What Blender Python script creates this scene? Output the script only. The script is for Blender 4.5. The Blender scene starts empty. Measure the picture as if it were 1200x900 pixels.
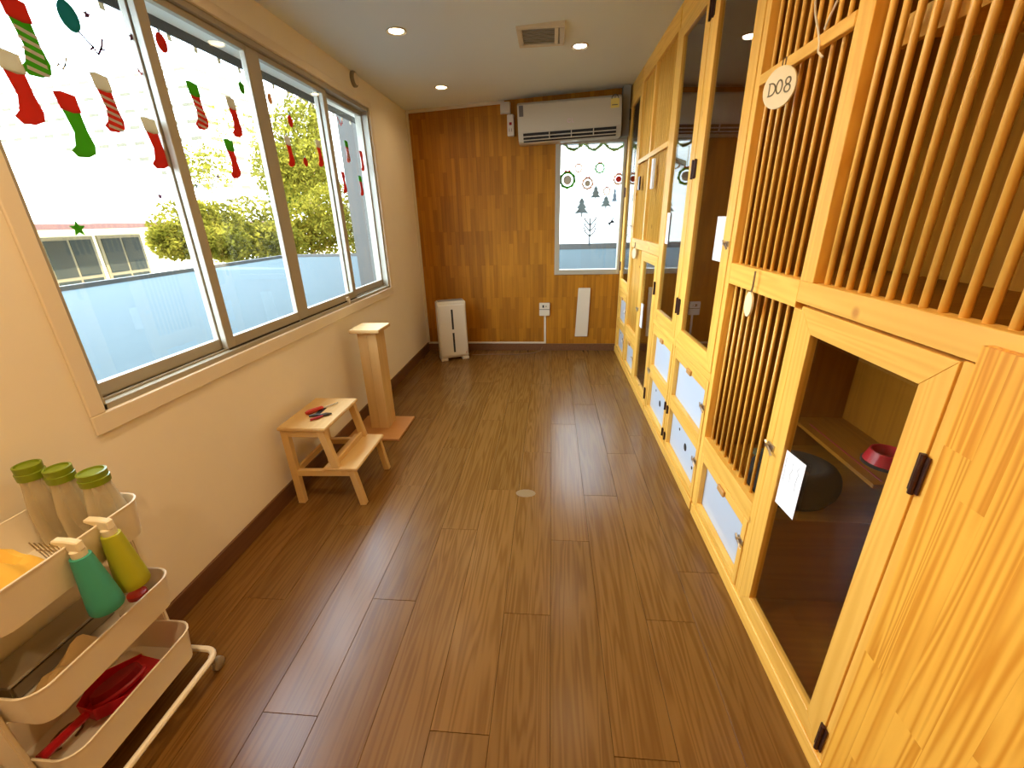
import bpy, bmesh, math, random
import numpy as np
from mathutils import Vector, Matrix
random.seed(7)
S = bpy.context.scene
COL = S.collection
PI = math.pi

# ------------------------------------------------------------------ camera
F_PX = 501.6
YAW, PITCH, ROLL = (math.radians(a) for a in (5.432, 21.134, 1.484))
H = 1.55
def cam_axes():
    cy, sy, cp, sp, cr, sr = math.cos(YAW), math.sin(YAW), math.cos(PITCH), math.sin(PITCH), math.cos(ROLL), math.sin(ROLL)
    fwd = Vector((-sy*cp, cy*cp, -sp)); right = Vector((cy, sy, 0)); down = fwd.cross(right)
    return cr*right + sr*down, -sr*right + cr*down, fwd
RT, DN, FW = cam_axes()
cam_d = bpy.data.cameras.new('camera'); cam = bpy.data.objects.new('camera', cam_d); COL.objects.link(cam)
cam_d.sensor_width = 36; cam_d.lens = F_PX*36/1200; cam_d.clip_start = .02; cam_d.clip_end = 500
cam.matrix_world = Matrix(((RT.x, -DN.x, -FW.x, 0), (RT.y, -DN.y, -FW.y, 0), (RT.z, -DN.z, -FW.z, H), (0, 0, 0, 1)))
S.camera = cam
def ray(px, py): return RT*((px-600)/F_PX) + DN*((py-450)/F_PX) + FW
def on(px, py, ax, val):          # where a pixel's ray meets a plane of the room
    d = ray(px, py); o = Vector((0, 0, H)); return o + d*((val-o[ax])/d[ax])

# ------------------------------------------------------------------ sky, sun, exposure
W = bpy.data.worlds.new('sky'); S.world = W; W.use_nodes = True
W.node_tree.nodes['Background'].inputs[0].default_value = (.66, .82, 1, 1)
W.node_tree.nodes['Background'].inputs[1].default_value = 19.5
sun_d = bpy.data.lights.new('sun', 'SUN'); sun = bpy.data.objects.new('sun', sun_d); COL.objects.link(sun)
sun_d.energy = 22; sun_d.angle = .01; sun_d.color = (1, .93, .80)
sun.rotation_euler = Vector((-.62, .2, -.76)).to_track_quat('-Z', 'Y').to_euler(); sun.location = (20, -5, 30)
S.view_settings.view_transform = 'Standard'; S.view_settings.look = 'None'; S.view_settings.gamma = 1
S.view_settings.exposure = 0.0; S.view_settings.use_curve_mapping = False
LAMP_W = 5.8
for nm, loc, rot, sx, sy in (('window_portal', (-1.72, 2.66, 1.7), (0, -PI/2, 0), 1.5, 2.9), ('window_portal', (.42, 5.33, 1.6), (-PI/2, 0, 0), .75, 1.4)):
    ld = bpy.data.lights.new(nm, 'AREA'); ld.shape = 'RECTANGLE'; ld.size = sx; ld.size_y = sy; ld.cycles.is_portal = True
    lo = bpy.data.objects.new(nm, ld); COL.objects.link(lo); lo.location = loc; lo.rotation_euler = rot
try:
    S.cycles.max_bounces = 10; S.cycles.diffuse_bounces = 6; S.cycles.transparent_max_bounces = 24
    S.cycles.sample_clamp_indirect = 6; S.cycles.use_denoising = True; S.cycles.caustics_reflective = False; S.cycles.caustics_refractive = False
except Exception: pass

# ------------------------------------------------------------------ dimensions
XL, XR, YB, YF = -1.555, .79, 5.18, -1.6       # left wall, cabinet face, back wall, wall behind the camera
XC = 1.45                                       # wall behind the cabinets
def ceil_z(x): return 2.645 + (x-XL)*.11/2.345

# ------------------------------------------------------------------ materials
M = {}
def nodes_of(name):
    m = bpy.data.materials.new(name); m.use_nodes = True; nt = m.node_tree
    b = nt.nodes['Principled BSDF']; M[name] = m
    return m, nt, b
def plain(name, col, rough=.5, metal=0, spec=.5, trans=0, emit=None, noise=0):
    m, nt, b = nodes_of(name)
    b.inputs['Base Color'].default_value = (*col, 1); b.inputs['Roughness'].default_value = rough
    b.inputs['Metallic'].default_value = metal; b.inputs['Specular IOR Level'].default_value = spec
    b.inputs['Transmission Weight'].default_value = trans
    if emit: b.inputs['Emission Color'].default_value = (*emit[0], 1); b.inputs['Emission Strength'].default_value = emit[1]
    if noise:
        tc = nt.nodes.new('ShaderNodeTexCoord'); nz = nt.nodes.new('ShaderNodeTexNoise'); nz.inputs['Scale'].default_value = 9; nz.inputs['Detail'].default_value = 5
        mx = nt.nodes.new('ShaderNodeMix'); mx.data_type = 'RGBA'
        mx.inputs[6].default_value = (*[c*(1-noise) for c in col], 1); mx.inputs[7].default_value = (*[min(1, c*(1+noise)) for c in col], 1)
        nt.links.new(tc.outputs['Object'], nz.inputs['Vector']); nt.links.new(nz.outputs['Fac'], mx.inputs[0]); nt.links.new(mx.outputs[2], b.inputs['Base Color'])
    return m
def wood(name, light, dark, axis, ring=14, along=.05, rough=.42, spec=.4, tone=.12, contrast=.6, fine=90, bump=.03, knots=True):
    m, nt, b = nodes_of(name); N, Lk = nt.nodes.new, nt.links.new
    tc = N('ShaderNodeTexCoord'); oi = N('ShaderNodeObjectInfo')
    mul = N('ShaderNodeVectorMath'); mul.operation = 'SCALE'; mul.inputs[0].default_value = (7.3, 5.1, 9.7); Lk(oi.outputs['Random'], mul.inputs['Scale'])
    add = N('ShaderNodeVectorMath'); Lk(tc.outputs['Object'], add.inputs[0]); Lk(mul.outputs[0], add.inputs[1])
    mp = N('ShaderNodeMapping'); sc = [1, 1, 1]; sc[axis] = along; mp.inputs['Scale'].default_value = sc; Lk(add.outputs[0], mp.inputs['Vector'])
    n1 = N('ShaderNodeTexNoise'); n1.inputs['Scale'].default_value = ring; n1.inputs['Detail'].default_value = 2; n1.inputs['Distortion'].default_value = .3; Lk(mp.outputs[0], n1.inputs['Vector'])
    ms = N('ShaderNodeMath'); ms.operation = 'MULTIPLY'; ms.inputs[1].default_value = 9; Lk(n1.outputs['Fac'], ms.inputs[0])
    pp = N('ShaderNodeMath'); pp.operation = 'PINGPONG'; pp.inputs[1].default_value = .5; Lk(ms.outputs[0], pp.inputs[0])
    rp = N('ShaderNodeMapRange'); rp.inputs[1].default_value = .05; rp.inputs[2].default_value = .5; rp.interpolation_type = 'SMOOTHSTEP'; Lk(pp.outputs[0], rp.inputs[0])
    n2 = N('ShaderNodeTexNoise'); n2.inputs['Scale'].default_value = fine; n2.inputs['Detail'].default_value = 3; Lk(mp.outputs[0], n2.inputs['Vector'])
    av = N('ShaderNodeMix'); av.data_type = 'FLOAT'; av.inputs[0].default_value = .35; Lk(rp.outputs[0], av.inputs[2]); Lk(n2.outputs['Fac'], av.inputs[3])
    fa = N('ShaderNodeMath'); fa.operation = 'MULTIPLY'; fa.inputs[1].default_value = contrast; Lk(av.outputs[0], fa.inputs[0])
    mx = N('ShaderNodeMix'); mx.data_type = 'RGBA'; mx.inputs[6].default_value = (*light, 1); mx.inputs[7].default_value = (*dark, 1); Lk(fa.outputs[0], mx.inputs[0])
    hs = N('ShaderNodeHueSaturation'); Lk(mx.outputs[2], hs.inputs['Color'])
    vr = N('ShaderNodeMapRange'); vr.inputs[3].default_value = 1-tone; vr.inputs[4].default_value = 1+tone; Lk(oi.outputs['Random'], vr.inputs[0]); Lk(vr.outputs[0], hs.inputs['Value'])
    last = hs.outputs[0]
    if knots:
        vo = N('ShaderNodeTexVoronoi'); vo.inputs['Scale'].default_value = 4.2; Lk(add.outputs[0], vo.inputs['Vector'])
        kr = N('ShaderNodeMapRange'); kr.inputs[1].default_value = .03; kr.inputs[2].default_value = .085; kr.inputs[3].default_value = .75; kr.inputs[4].default_value = 0; Lk(vo.outputs['Distance'], kr.inputs[0])
        km = N('ShaderNodeMix'); km.data_type = 'RGBA'; km.inputs[7].default_value = (dark[0]*.6, dark[1]*.42, dark[2]*.4, 1); Lk(kr.outputs[0], km.inputs[0]); Lk(last, km.inputs[6]); last = km.outputs[2]
    Lk(last, b.inputs['Base Color'])
    b.inputs['Roughness'].default_value = rough; b.inputs['Specular IOR Level'].default_value = spec
    if bump:
        bp = N('ShaderNodeBump'); bp.inputs['Strength'].default_value = .25; bp.inputs['Distance'].default_value = bump*.02; Lk(av.outputs[0], bp.inputs['Height']); Lk(bp.outputs[0], b.inputs['Normal'])
    return m
PL, PD = (.90, .52, .10), (.74, .36, .045)
for ax, nm in enumerate('xyz'):
    wood('pine_'+nm, PL, PD, ax, ring=11, tone=.07, contrast=.75)
    wood('pine_inside_'+nm, (.32, .122, .007), (.24, .080, .004), ax, ring=8, tone=.05, contrast=.6, rough=.7, spec=.1, knots=False)  # cabinet insides: pine with the inner shade darkened into its colour
    wood('birch_'+nm, (.66, .45, .19), (.54, .33, .12), ax, ring=7, tone=.05, contrast=.5, knots=False)
wood('pine_panel', (.93, .50, .068), (.62, .225, .010), 2, ring=15, along=.03, tone=.025, contrast=1.0, fine=60, knots=False)
wood('floor_plank', (.195, .096, .022), (.104, .041, .006), 1, ring=16, along=.045, rough=.25, spec=.30, tone=.08, contrast=.75, fine=110, knots=False, bump=.008)
wood('baseboard', (.16, .07, .028), (.09, .035, .013), 1, ring=14, tone=.03, rough=.4, knots=False)
wood('mdf_base', (.50, .235, .07), (.42, .19, .05), 0, ring=5, contrast=.3, knots=False)
# stave wall: glued narrow strips, too fine to build singly
def staves():
    m, nt, b = nodes_of('stave_wall'); N, Lk = nt.nodes.new, nt.links.new
    tc = N('ShaderNodeTexCoord'); mp = N('ShaderNodeMapping'); mp.inputs['Rotation'].default_value = (0, PI/2, PI/2)
    sw = N('ShaderNodeSeparateXYZ'); cb = N('ShaderNodeCombineXYZ'); Lk(tc.outputs['Object'], sw.inputs[0]); Lk(sw.outputs['Z'], cb.inputs['X']); Lk(sw.outputs['X'], cb.inputs['Y'])
    br = N('ShaderNodeTexBrick'); br.inputs['Scale'].default_value = 1; br.inputs['Brick Width'].default_value = .38; br.inputs['Row Height'].default_value = .048
    br.inputs['Mortar Size'].default_value = .0006; br.offset = .37; br.offset_frequency = 3; br.inputs['Color1'].default_value = (.40, .158, .008, 1); br.inputs['Color2'].default_value = (.265, .098, .005, 1)
    br.inputs['Mortar'].default_value = (.16, .055, .003, 1); br.inputs['Bias'].default_value = -.1; Lk(cb.outputs[0], br.inputs['Vector'])
    m2 = N('ShaderNodeMapping'); m2.inputs['Scale'].default_value = (1, 1, .05); Lk(tc.outputs['Object'], m2.inputs['Vector'])
    nz = N('ShaderNodeTexNoise'); nz.inputs['Scale'].default_value = 45; nz.inputs['Detail'].default_value = 3; Lk(m2.outputs[0], nz.inputs['Vector'])
    hs = N('ShaderNodeHueSaturation'); Lk(br.outputs['Color'], hs.inputs['Color'])
    mr = N('ShaderNodeMapRange'); mr.inputs[1].default_value = .3; mr.inputs[2].default_value = .7; mr.inputs[3].default_value = .84; mr.inputs[4].default_value = 1.14; Lk(nz.outputs['Fac'], mr.inputs[0]); Lk(mr.outputs[0], hs.inputs['Value'])
    Lk(hs.outputs[0], b.inputs['Base Color']); b.inputs['Roughness'].default_value = .6; b.inputs['Specular IOR Level'].default_value = .2
staves()
plain('wall_paint', (.85, .78, .64), .75, noise=.02)
plain('ceiling_paint', (.72, .78, .80), .8)
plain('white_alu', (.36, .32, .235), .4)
plain('white_casing', (.78, .69, .54), .55)
plain('white_plastic', (.62, .54, .40), .35)
plain('ac_white', (.50, .43, .31), .35)
plain('cart_white', (.82, .76, .64), .35)
plain('white_laminate', (.53, .60, .68), .35)
plain('dark_gap', (.02, .015, .01), .8)
plain('dark_plastic', (.03, .025, .02), .4)
plain('grey_grille', (.25, .23, .19), .6)
plain('hinge_brown', (.06, .022, .015), .4, metal=.5)
plain('steel', (.55, .5, .45), .3, metal=1)
plain('block_brown', (.50, .25, .06), .5)
plain('lime_lid', (.19, .26, .008), .35)
plain('lime_body', (.42, .44, .02), .4)
plain('teal_body', (.05, .36, .27), .4)
plain('trigger_cream', (.86, .80, .62), .35)
plain('yellow_cloth', (.95, .62, .12), .9, noise=.08)
plain('beige_cloth', (.66, .45, .20), .9, noise=.15)
plain('cream_cloth', (.80, .72, .52), .9)
plain('red_plastic', (.62, .015, .03), .35)
plain('red_glossy', (.55, .02, .03), .25)
plain('red_dark', (.30, .008, .015), .6)
plain('blue_cap', (.02, .18, .32), .4)
plain('grey_plastic', (.30, .25, .18), .35, spec=.6)
plain('dark_fleece', (.014, .009, .004), .95, noise=.4)
plain('brown_fleece', (.05, .025, .008), .95, noise=.3)
plain('mat_green', (.16, .17, .08), .9)
plain('paper', (.92, .92, .90), .8)
plain('ink', (.25, .27, .33), .8)
plain('tag_wood', (.88, .72, .42), .6)
plain('tag_ink', (.25, .20, .11), .8)
plain('string_brown', (.20, .11, .05), .9)
plain('string_white', (.80, .70, .52), .9)
plain('roof_paint', (.048, .062, .064), .9, spec=.05, noise=.07)
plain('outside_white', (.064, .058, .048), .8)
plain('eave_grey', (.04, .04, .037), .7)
plain('house_cream', (.85, .74, .45), .8)
plain('house_wood', (.11, .082, .036), .7)
plain('house_roof', (.80, .76, .70), .7)
plain('house_gutter', (.075, .028, .02), .7)
plain('house_glass', (.018, .02, .015), .6, spec=.1)
plain('tower_white', (.85, .84, .80), .8)
plain('tower_recess', (.060, .048, .022), .8)
plain('trunk', (.20, .14, .08), .9)
plain('ground_pale', (.45, .42, .34), .9)
plain('mat_stain', (.20, .125, .045), .6)
plain('screwdriver_red', (.48, .03, .015), .35)
plain('label_yellow', (.72, .55, .12), .5)
plain('label_dark', (.12, .10, .09), .5)
plain('logo_pink', (.62, .42, .48), .5)
def glass(name, tint, f0, rough=0.0):
    m = bpy.data.materials.new(name); m.use_nodes = True; nt = m.node_tree; M[name] = m
    nt.nodes.clear(); N, Lk = nt.nodes.new, nt.links.new
    o = N('ShaderNodeOutputMaterial'); t = N('ShaderNodeBsdfTransparent'); t.inputs[0].default_value = (*tint, 1)
    g = N('ShaderNodeBsdfGlossy'); g.inputs['Roughness'].default_value = rough; f = N('ShaderNodeLayerWeight'); f.inputs['Blend'].default_value = .5
    p5 = N('ShaderNodeMath'); p5.operation = 'POWER'; p5.inputs[1].default_value = 5; Lk(f.outputs['Facing'], p5.inputs[0])      # Schlick's law, the same from both sides
    mr = N('ShaderNodeMapRange'); mr.inputs[3].default_value = f0; mr.inputs[4].default_value = 1; Lk(p5.outputs[0], mr.inputs[0])
    mx = N('ShaderNodeMixShader'); Lk(mr.outputs[0], mx.inputs[0]); Lk(t.outputs[0], mx.inputs[1]); Lk(g.outputs[0], mx.inputs[2]); Lk(mx.outputs[0], o.inputs[0])
glass('window_glass', (.98, .99, .98), .02)
glass('cabinet_glass', (.95, .94, .90), .02)
def bottle_plastic():
    m = bpy.data.materials.new('clear_plastic'); m.use_nodes = True; nt = m.node_tree; M['clear_plastic'] = m; nt.nodes.clear(); N, Lk = nt.nodes.new, nt.links.new
    o = N('ShaderNodeOutputMaterial'); t = N('ShaderNodeBsdfTransparent'); t.inputs[0].default_value = (.93, .91, .85, 1)
    d = N('ShaderNodeBsdfPrincipled'); d.inputs['Base Color'].default_value = (.72, .66, .5, 1); d.inputs['Roughness'].default_value = .15
    lw = N('ShaderNodeLayerWeight'); lw.inputs[0].default_value = .55; mr = N('ShaderNodeMapRange'); mr.inputs[3].default_value = .25; mr.inputs[4].default_value = .75
    mx = N('ShaderNodeMixShader'); Lk(lw.outputs['Facing'], mr.inputs[0]); Lk(mr.outputs[0], mx.inputs[0]); Lk(t.outputs[0], mx.inputs[1]); Lk(d.outputs[0], mx.inputs[2]); Lk(mx.outputs[0], o.inputs[0])
bottle_plastic()
def film(name, col, tr):            # printed window film: lit from behind by the daylight that comes through
    m = bpy.data.materials.new(name); m.use_nodes = True; nt = m.node_tree; M[name] = m; nt.nodes.clear(); N, Lk = nt.nodes.new, nt.links.new
    o = N('ShaderNodeOutputMaterial'); d = N('ShaderNodeBsdfDiffuse'); d.inputs[0].default_value = (*col, 1); t = N('ShaderNodeBsdfTranslucent'); t.inputs[0].default_value = (*[c*tr for c in col], 1)
    mx = N('ShaderNodeMixShader'); mx.inputs[0].default_value = .5; Lk(d.outputs[0], mx.inputs[1]); Lk(t.outputs[0], mx.inputs[2]); Lk(mx.outputs[0], o.inputs[0])
film('film_red', (.62, .055, .035), .55); film('film_green', (.10, .42, .03), .5); film('film_cream', (.70, .62, .45), .5); film('film_white', (.9, .85, .8), .7)
film('film_dark', (.10, .11, .11), .5); film('film_teal', (.03, .28, .26), .5); film('film_grey', (.34, .40, .39), .8); film('film_brown', (.50, .25, .11), .8); film('film_purple', (.18, .08, .16), .5); film('film_paleblue', (.42, .52, .60), .7)
film('film_palegreen', (.52, .68, .26), 1)
def leaf(name, c1, c2):
    m = bpy.data.materials.new(name); m.use_nodes = True; nt = m.node_tree; M[name] = m; nt.nodes.clear(); N, Lk = nt.nodes.new, nt.links.new
    o = N('ShaderNodeOutputMaterial'); d = N('ShaderNodeBsdfDiffuse'); t = N('ShaderNodeBsdfTranslucent'); mx = N('ShaderNodeMixShader'); mx.inputs[0].default_value = .35
    tc = N('ShaderNodeTexCoord'); nz = N('ShaderNodeTexNoise'); nz.inputs['Scale'].default_value = 2.5; nz.inputs['Detail'].default_value = 4; Lk(tc.outputs['Object'], nz.inputs['Vector'])
    mr = N('ShaderNodeMapRange'); mr.inputs[1].default_value = .35; mr.inputs[2].default_value = .65; Lk(nz.outputs['Fac'], mr.inputs[0])
    cm = N('ShaderNodeMix'); cm.data_type = 'RGBA'; cm.inputs[6].default_value = (*c1, 1); cm.inputs[7].default_value = (*c2, 1); Lk(mr.outputs[0], cm.inputs[0])
    Lk(cm.outputs[2], d.inputs[0]); Lk(cm.outputs[2], t.inputs[0]); Lk(d.outputs[0], mx.inputs[1]); Lk(t.outputs[0], mx.inputs[2]); Lk(mx.outputs[0], o.inputs[0])
leaf('leaf_yellow', (.045, .042, .004), (.17, .145, .018)); leaf('leaf_green', (.015, .03, .004), (.07, .08, .01))

# ------------------------------------------------------------------ mesh helpers
def B(): return bmesh.new()
def box(bm, x0, x1, y0, y1, z0, z1, mi=0):
    if x0 > x1: x0, x1 = x1, x0
    if y0 > y1: y0, y1 = y1, y0
    if z0 > z1: z0, z1 = z1, z0
    v = [bm.verts.new(p) for p in ((x0,y0,z0),(x1,y0,z0),(x1,y1,z0),(x0,y1,z0),(x0,y0,z1),(x1,y0,z1),(x1,y1,z1),(x0,y1,z1))]
    for f in ((3,2,1,0),(4,5,6,7),(0,1,5,4),(1,2,6,5),(2,3,7,6),(3,0,4,7)): bm.faces.new([v[i] for i in f]).material_index = mi
    return bm
def bx(*a): return box(B(), *a)
def hexa(bm, p, mi=0):             # 8 corners: bottom 4 then top 4
    v = [bm.verts.new(q) for q in p]
    for f in ((3,2,1,0),(4,5,6,7),(0,1,5,4),(1,2,6,5),(2,3,7,6),(3,0,4,7)): bm.faces.new([v[i] for i in f]).material_index = mi
    return bm
def beam(bm, a, b, w, t, up=(0, 0, 1)):   # square bar between two points
    a, b = Vector(a), Vector(b); d = (b-a).normalized(); s = d.cross(Vector(up))
    if s.length < 1e-5: s = d.cross(Vector((1, 0, 0)))
    s.normalize(); u = s.cross(d)
    return hexa(bm, [a-s*w/2-u*t/2, a+s*w/2-u*t/2, b+s*w/2-u*t/2, b-s*w/2-u*t/2, a-s*w/2+u*t/2, a+s*w/2+u*t/2, b+s*w/2+u*t/2, b-s*w/2+u*t/2])
def tube(bm, pts, r, n=8, cap=True, closed=False):
    pts = [Vector(p) for p in pts]; rings = []; m = len(pts); prev = None
    for i, p in enumerate(pts):
        if closed: d = pts[(i+1) % m]-pts[i-1]
        else: d = pts[min(i+1, m-1)]-pts[max(i-1, 0)]
        d.normalize()
        u = (prev - d*prev.dot(d)) if prev is not None else (Vector((0, 0, 1)) - d*d.z if abs(d.z) < .9 else Vector((1, 0, 0)) - d*d.x)
        u.normalize(); prev = u; w = d.cross(u); rr = r[i] if isinstance(r, (list, tuple)) else r
        rings.append([bm.verts.new(p + (u*math.cos(2*PI*k/n) + w*math.sin(2*PI*k/n))*rr) for k in range(n)])
    for i in range(m if closed else m-1):
        a, b = rings[i], rings[(i+1) % m]
        for k in range(n): bm.faces.new((a[k], a[(k+1) % n], b[(k+1) % n], b[k]))
    if cap and not closed: bm.faces.new(rings[0][::-1]); bm.faces.new(rings[-1])
    return bm
def lathe(bm, prof, c=(0, 0, 0), n=20, axis='z', mi=0, sq=(1, 1)):
    c = Vector(c); rings = []
    for r, h in prof:
        ring = []
        for k in range(n):
            a = 2*PI*k/n; p = Vector((r*math.cos(a)*sq[0], r*math.sin(a)*sq[1], h))
            if axis == 'x': p = Vector((p.z, p.x, p.y))
            if axis == 'y': p = Vector((p.x, p.z, p.y))
            ring.append(bm.verts.new(c+p))
        rings.append(ring)
    for a, b in zip(rings, rings[1:]):
        for k in range(n): bm.faces.new((a[k], a[(k+1) % n], b[(k+1) % n], b[k])).material_index = mi
    if prof[0][0] > 1e-4: bm.faces.new(rings[0][::-1]).material_index = mi
    if prof[-1][0] > 1e-4: bm.faces.new(rings[-1]).material_index = mi
    return bm
def prism(bm, pts, f, t0, t1):      # outline pts (u,v) -> f(u,v,t), thickness t0..t1
    a = [bm.verts.new(f(u, v, t0)) for u, v in pts]; b = [bm.verts.new(f(u, v, t1)) for u, v in pts]; n = len(pts)
    bm.faces.new(a); bm.faces.new(b[::-1])
    for i in range(n): bm.faces.new((a[i], b[i], b[(i+1) % n], a[(i+1) % n]))
    return bm
def ribbon(bm, pts, w, f, t0, t1):  # flat pen stroke in the (u,v) plane
    for (a, b) in zip(pts, pts[1:]):
        dx, dy = b[0]-a[0], b[1]-a[1]; L = math.hypot(dx, dy) or 1; nx, ny = -dy/L*w/2, dx/L*w/2; ex, ey = dx/L*w*.4, dy/L*w*.4
        prism(bm, [(a[0]+nx-ex, a[1]+ny-ey), (a[0]-nx-ex, a[1]-ny-ey), (b[0]-nx+ex, b[1]-ny+ey), (b[0]+nx+ex, b[1]+ny+ey)], f, t0, t1)
    return bm
def root_of(o):
    while o.parent: o = o.parent
    return o
def obj(name, bm, mats, parent=None, bev=0, smooth=False, local=False, seg=1):
    bmesh.ops.recalc_face_normals(bm, faces=bm.faces)
    if bev: bmesh.ops.bevel(bm, geom=[e for e in bm.edges if e.calc_face_angle(0) > .5], offset=bev, segments=seg, affect='EDGES', clamp_overlap=True)
    loc = Vector((0, 0, 0))
    if parent is not None and not local: bmesh.ops.translate(bm, verts=bm.verts, vec=-Vector(root_of(parent).location))
    if parent is None:
        xs = [v.co.x for v in bm.verts]; ys = [v.co.y for v in bm.verts]; zs = [v.co.z for v in bm.verts]
        loc = Vector(((min(xs)+max(xs))/2, (min(ys)+max(ys))/2, min(zs))); bmesh.ops.translate(bm, verts=bm.verts, vec=-loc)
    me = bpy.data.meshes.new(name); bm.to_mesh(me); bm.free()
    for m in (mats if isinstance(mats, (list, tuple)) else [mats]): me.materials.append(M[m])
    if smooth:
        for p in me.polygons: p.use_smooth = True
        try: me.set_sharp_from_angle(angle=math.radians(40))
        except Exception: pass
    o = bpy.data.objects.new(name, me); COL.objects.link(o); o.location = loc
    if parent is not None: o.parent = parent
    return o
def inst(name, me, parent, world, rot=None):       # another piece sharing mesh data
    o = bpy.data.objects.new(name, me); COL.objects.link(o); o.location = Vector(world) - (Vector(root_of(parent).location) if parent else Vector())
    if rot: o.rotation_euler = rot
    if parent: o.parent = parent
    return o
def mesh_of(name, bm, mats, smooth=False):
    bmesh.ops.recalc_face_normals(bm, faces=bm.faces)
    me = bpy.data.meshes.new(name); bm.to_mesh(me); bm.free()
    for m in (mats if isinstance(mats, (list, tuple)) else [mats]): me.materials.append(M[m])
    if smooth:
        for p in me.polygons: p.use_smooth = True
    return me
def thing(name, label, cat, loc=(0, 0, 0), rz=0, group=None):
    o = bpy.data.objects.new(name, None); COL.objects.link(o); o.location = loc; o.rotation_euler = (0, 0, rz); o.empty_display_size = .1
    o['label'] = label; o['category'] = cat
    if group: o['group'] = group
    return o
def tag(o, label, cat, group=None):
    o['label'] = label; o['category'] = cat
    if group: o['group'] = group
    return o
def struct(name, bm, mats, label, parent=None, bev=0):
    o = obj(name, bm, mats, parent, bev)
    if parent is None: o['kind'] = 'structure'; o['label'] = label; o['category'] = name.split('_')[0]
    return o

# ================================================================== the room
fl = struct('floor', bx(XL-.12, XC+.12, YF-.12, YB+.12, -.10, -.012), 'baseboard', 'brown wood-look plank floor of the narrow room')
PW, PLN = .1955, 1.335
PH = {0: 1.775, 1: 2.17, 2: 1.33, 3: 1.60, -1: 1.325, -2: 2.2, -3: 1.83, -4: 1.36, -5: .88, -6: 1.83, -7: 1.33, -8: .95}
plank_me = {}
for k in range(-8, 4):
    x0, x1 = .0105+k*PW, .0105+(k+1)*PW
    x0 = max(x0, XL)
    ph = PH[k] % PLN; ys = [YF]; y = ph-2*PLN
    while y < YB:
        if y > YF+.02: ys.append(y)
        y += PLN
    ys.append(YB)
    for a, b in zip(ys, ys[1:]):
        key = (round(x1-x0, 4), round(b-a, 4))
        if key not in plank_me:
            bm = bx(0, x1-x0-.0012, 0, b-a-.0014, -.012, 0)
            bmesh.ops.bevel(bm, geom=[e for e in bm.edges if all(v.co.z > -.001 for v in e.verts)], offset=.0008, segments=1, affect='EDGES')
            plank_me[key] = mesh_of('plank', bm, 'floor_plank')
        inst('plank', plank_me[key], fl, (x0+.0006, a+.0007, 0))
obj('worn_patch', lathe(B(), [(.001, .0008), (.05, .0008), (.052, .0)], (-.14, 2.17, 0), 14, sq=(1.15, .75)), 'mat_stain', fl)

WY0, WY1, WZ0, WZ1 = 1.235, 4.10, .955, 2.45       # left window opening
def wall_with_hole(x0, x1, y0, y1, z0, z1, hy0, hy1, hz0, hz1):
    bm = B(); box(bm, x0, x1, y0, y1, z0, hz0); box(bm, x0, x1, y0, y1, hz1, z1); box(bm, x0, x1, y0, hy0, hz0, hz1); box(bm, x0, x1, hy1, y1, hz0, hz1); return bm
struct('wall_left', wall_with_hole(XL-.12, XL, YF-.12, YB+.12, -.1, 2.80, WY0, WY1, WZ0, WZ1), 'wall_paint', 'cream painted wall holding the long sliding window')
BX0, BX1, BZ0, BZ1 = .04, .785, .92, 2.31           # back window opening
bm = B(); box(bm, XL, XC, YB, YB+.12, -.1, BZ0); box(bm, XL, XC, YB, YB+.12, BZ1, 2.85); box(bm, XL, BX0, YB, YB+.12, BZ0, BZ1); box(bm, BX1, XC, YB, YB+.12, BZ0, BZ1)
struct('wall_back', bm, 'stave_wall', 'honey wood wall of narrow glued staves behind the air conditioner')
struct('wall_right', bx(XC, XC+.12, YF-.12, YB+.12, -.1, 2.9), 'wall_paint', 'wall hidden behind the row of wooden cabinets')
struct('wall_front', bx(XL, XC, YF-.12, YF, -.1, 2.9), 'wall_paint', 'cream wall behind the camera')
cb = B()
hexa(cb, [(XL-.12, YF-.12, ceil_z(XL-.12)), (XC+.12, YF-.12, ceil_z(XC+.12)), (XC+.12, YB+.12, ceil_z(XC+.12)), (XL-.12, YB+.12, ceil_z(XL-.12)),
          (XL-.12, YF-.12, 2.95), (XC+.12, YF-.12, 2.95), (XC+.12, YB+.12, 2.95), (XL-.12, YB+.12, 2.95)])
struct('ceiling', cb, 'ceiling_paint', 'plain off-white ceiling with round downlights')
struct('baseboard_left', bx(XL, XL+.014, YF, YB, 0, .105), 'baseboard', 'dark brown baseboard under the window wall', bev=.002)
struct('baseboard_back', bx(XL+.014, XR, YB-.014, YB, 0, .085), 'baseboard', 'dark brown baseboard under the wood back wall', bev=.002)
struct('trim_1', bx(XL, XL+.028, YB-.016, YB, .085, ceil_z(XL)), 'white_plastic', 'white cable trunking running down the back left corner', bev=.002)
tb = B(); hexa(tb, [(XL+.03, YB-.016, ceil_z(XL+.03)-.03), (-.5, YB-.016, ceil_z(-.5)-.03), (-.5, YB, ceil_z(-.5)-.03), (XL+.03, YB, ceil_z(XL+.03)-.03),
                    (XL+.03, YB-.016, ceil_z(XL+.03)), (-.5, YB-.016, ceil_z(-.5)), (-.5, YB, ceil_z(-.5)), (XL+.03, YB, ceil_z(XL+.03))])
struct('trim_2', tb, 'white_plastic', 'white cable trunking along the top of the wood back wall')
bm = bx(XL+.03, -.055, YB-.012, YB, .088, .108); box(bm, -.078, -.055, YB-.012, YB, .108, .44)
struct('trim_3', bm, 'white_plastic', 'white cable conduit from the outlet down to the baseboard', bev=.002)

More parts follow.
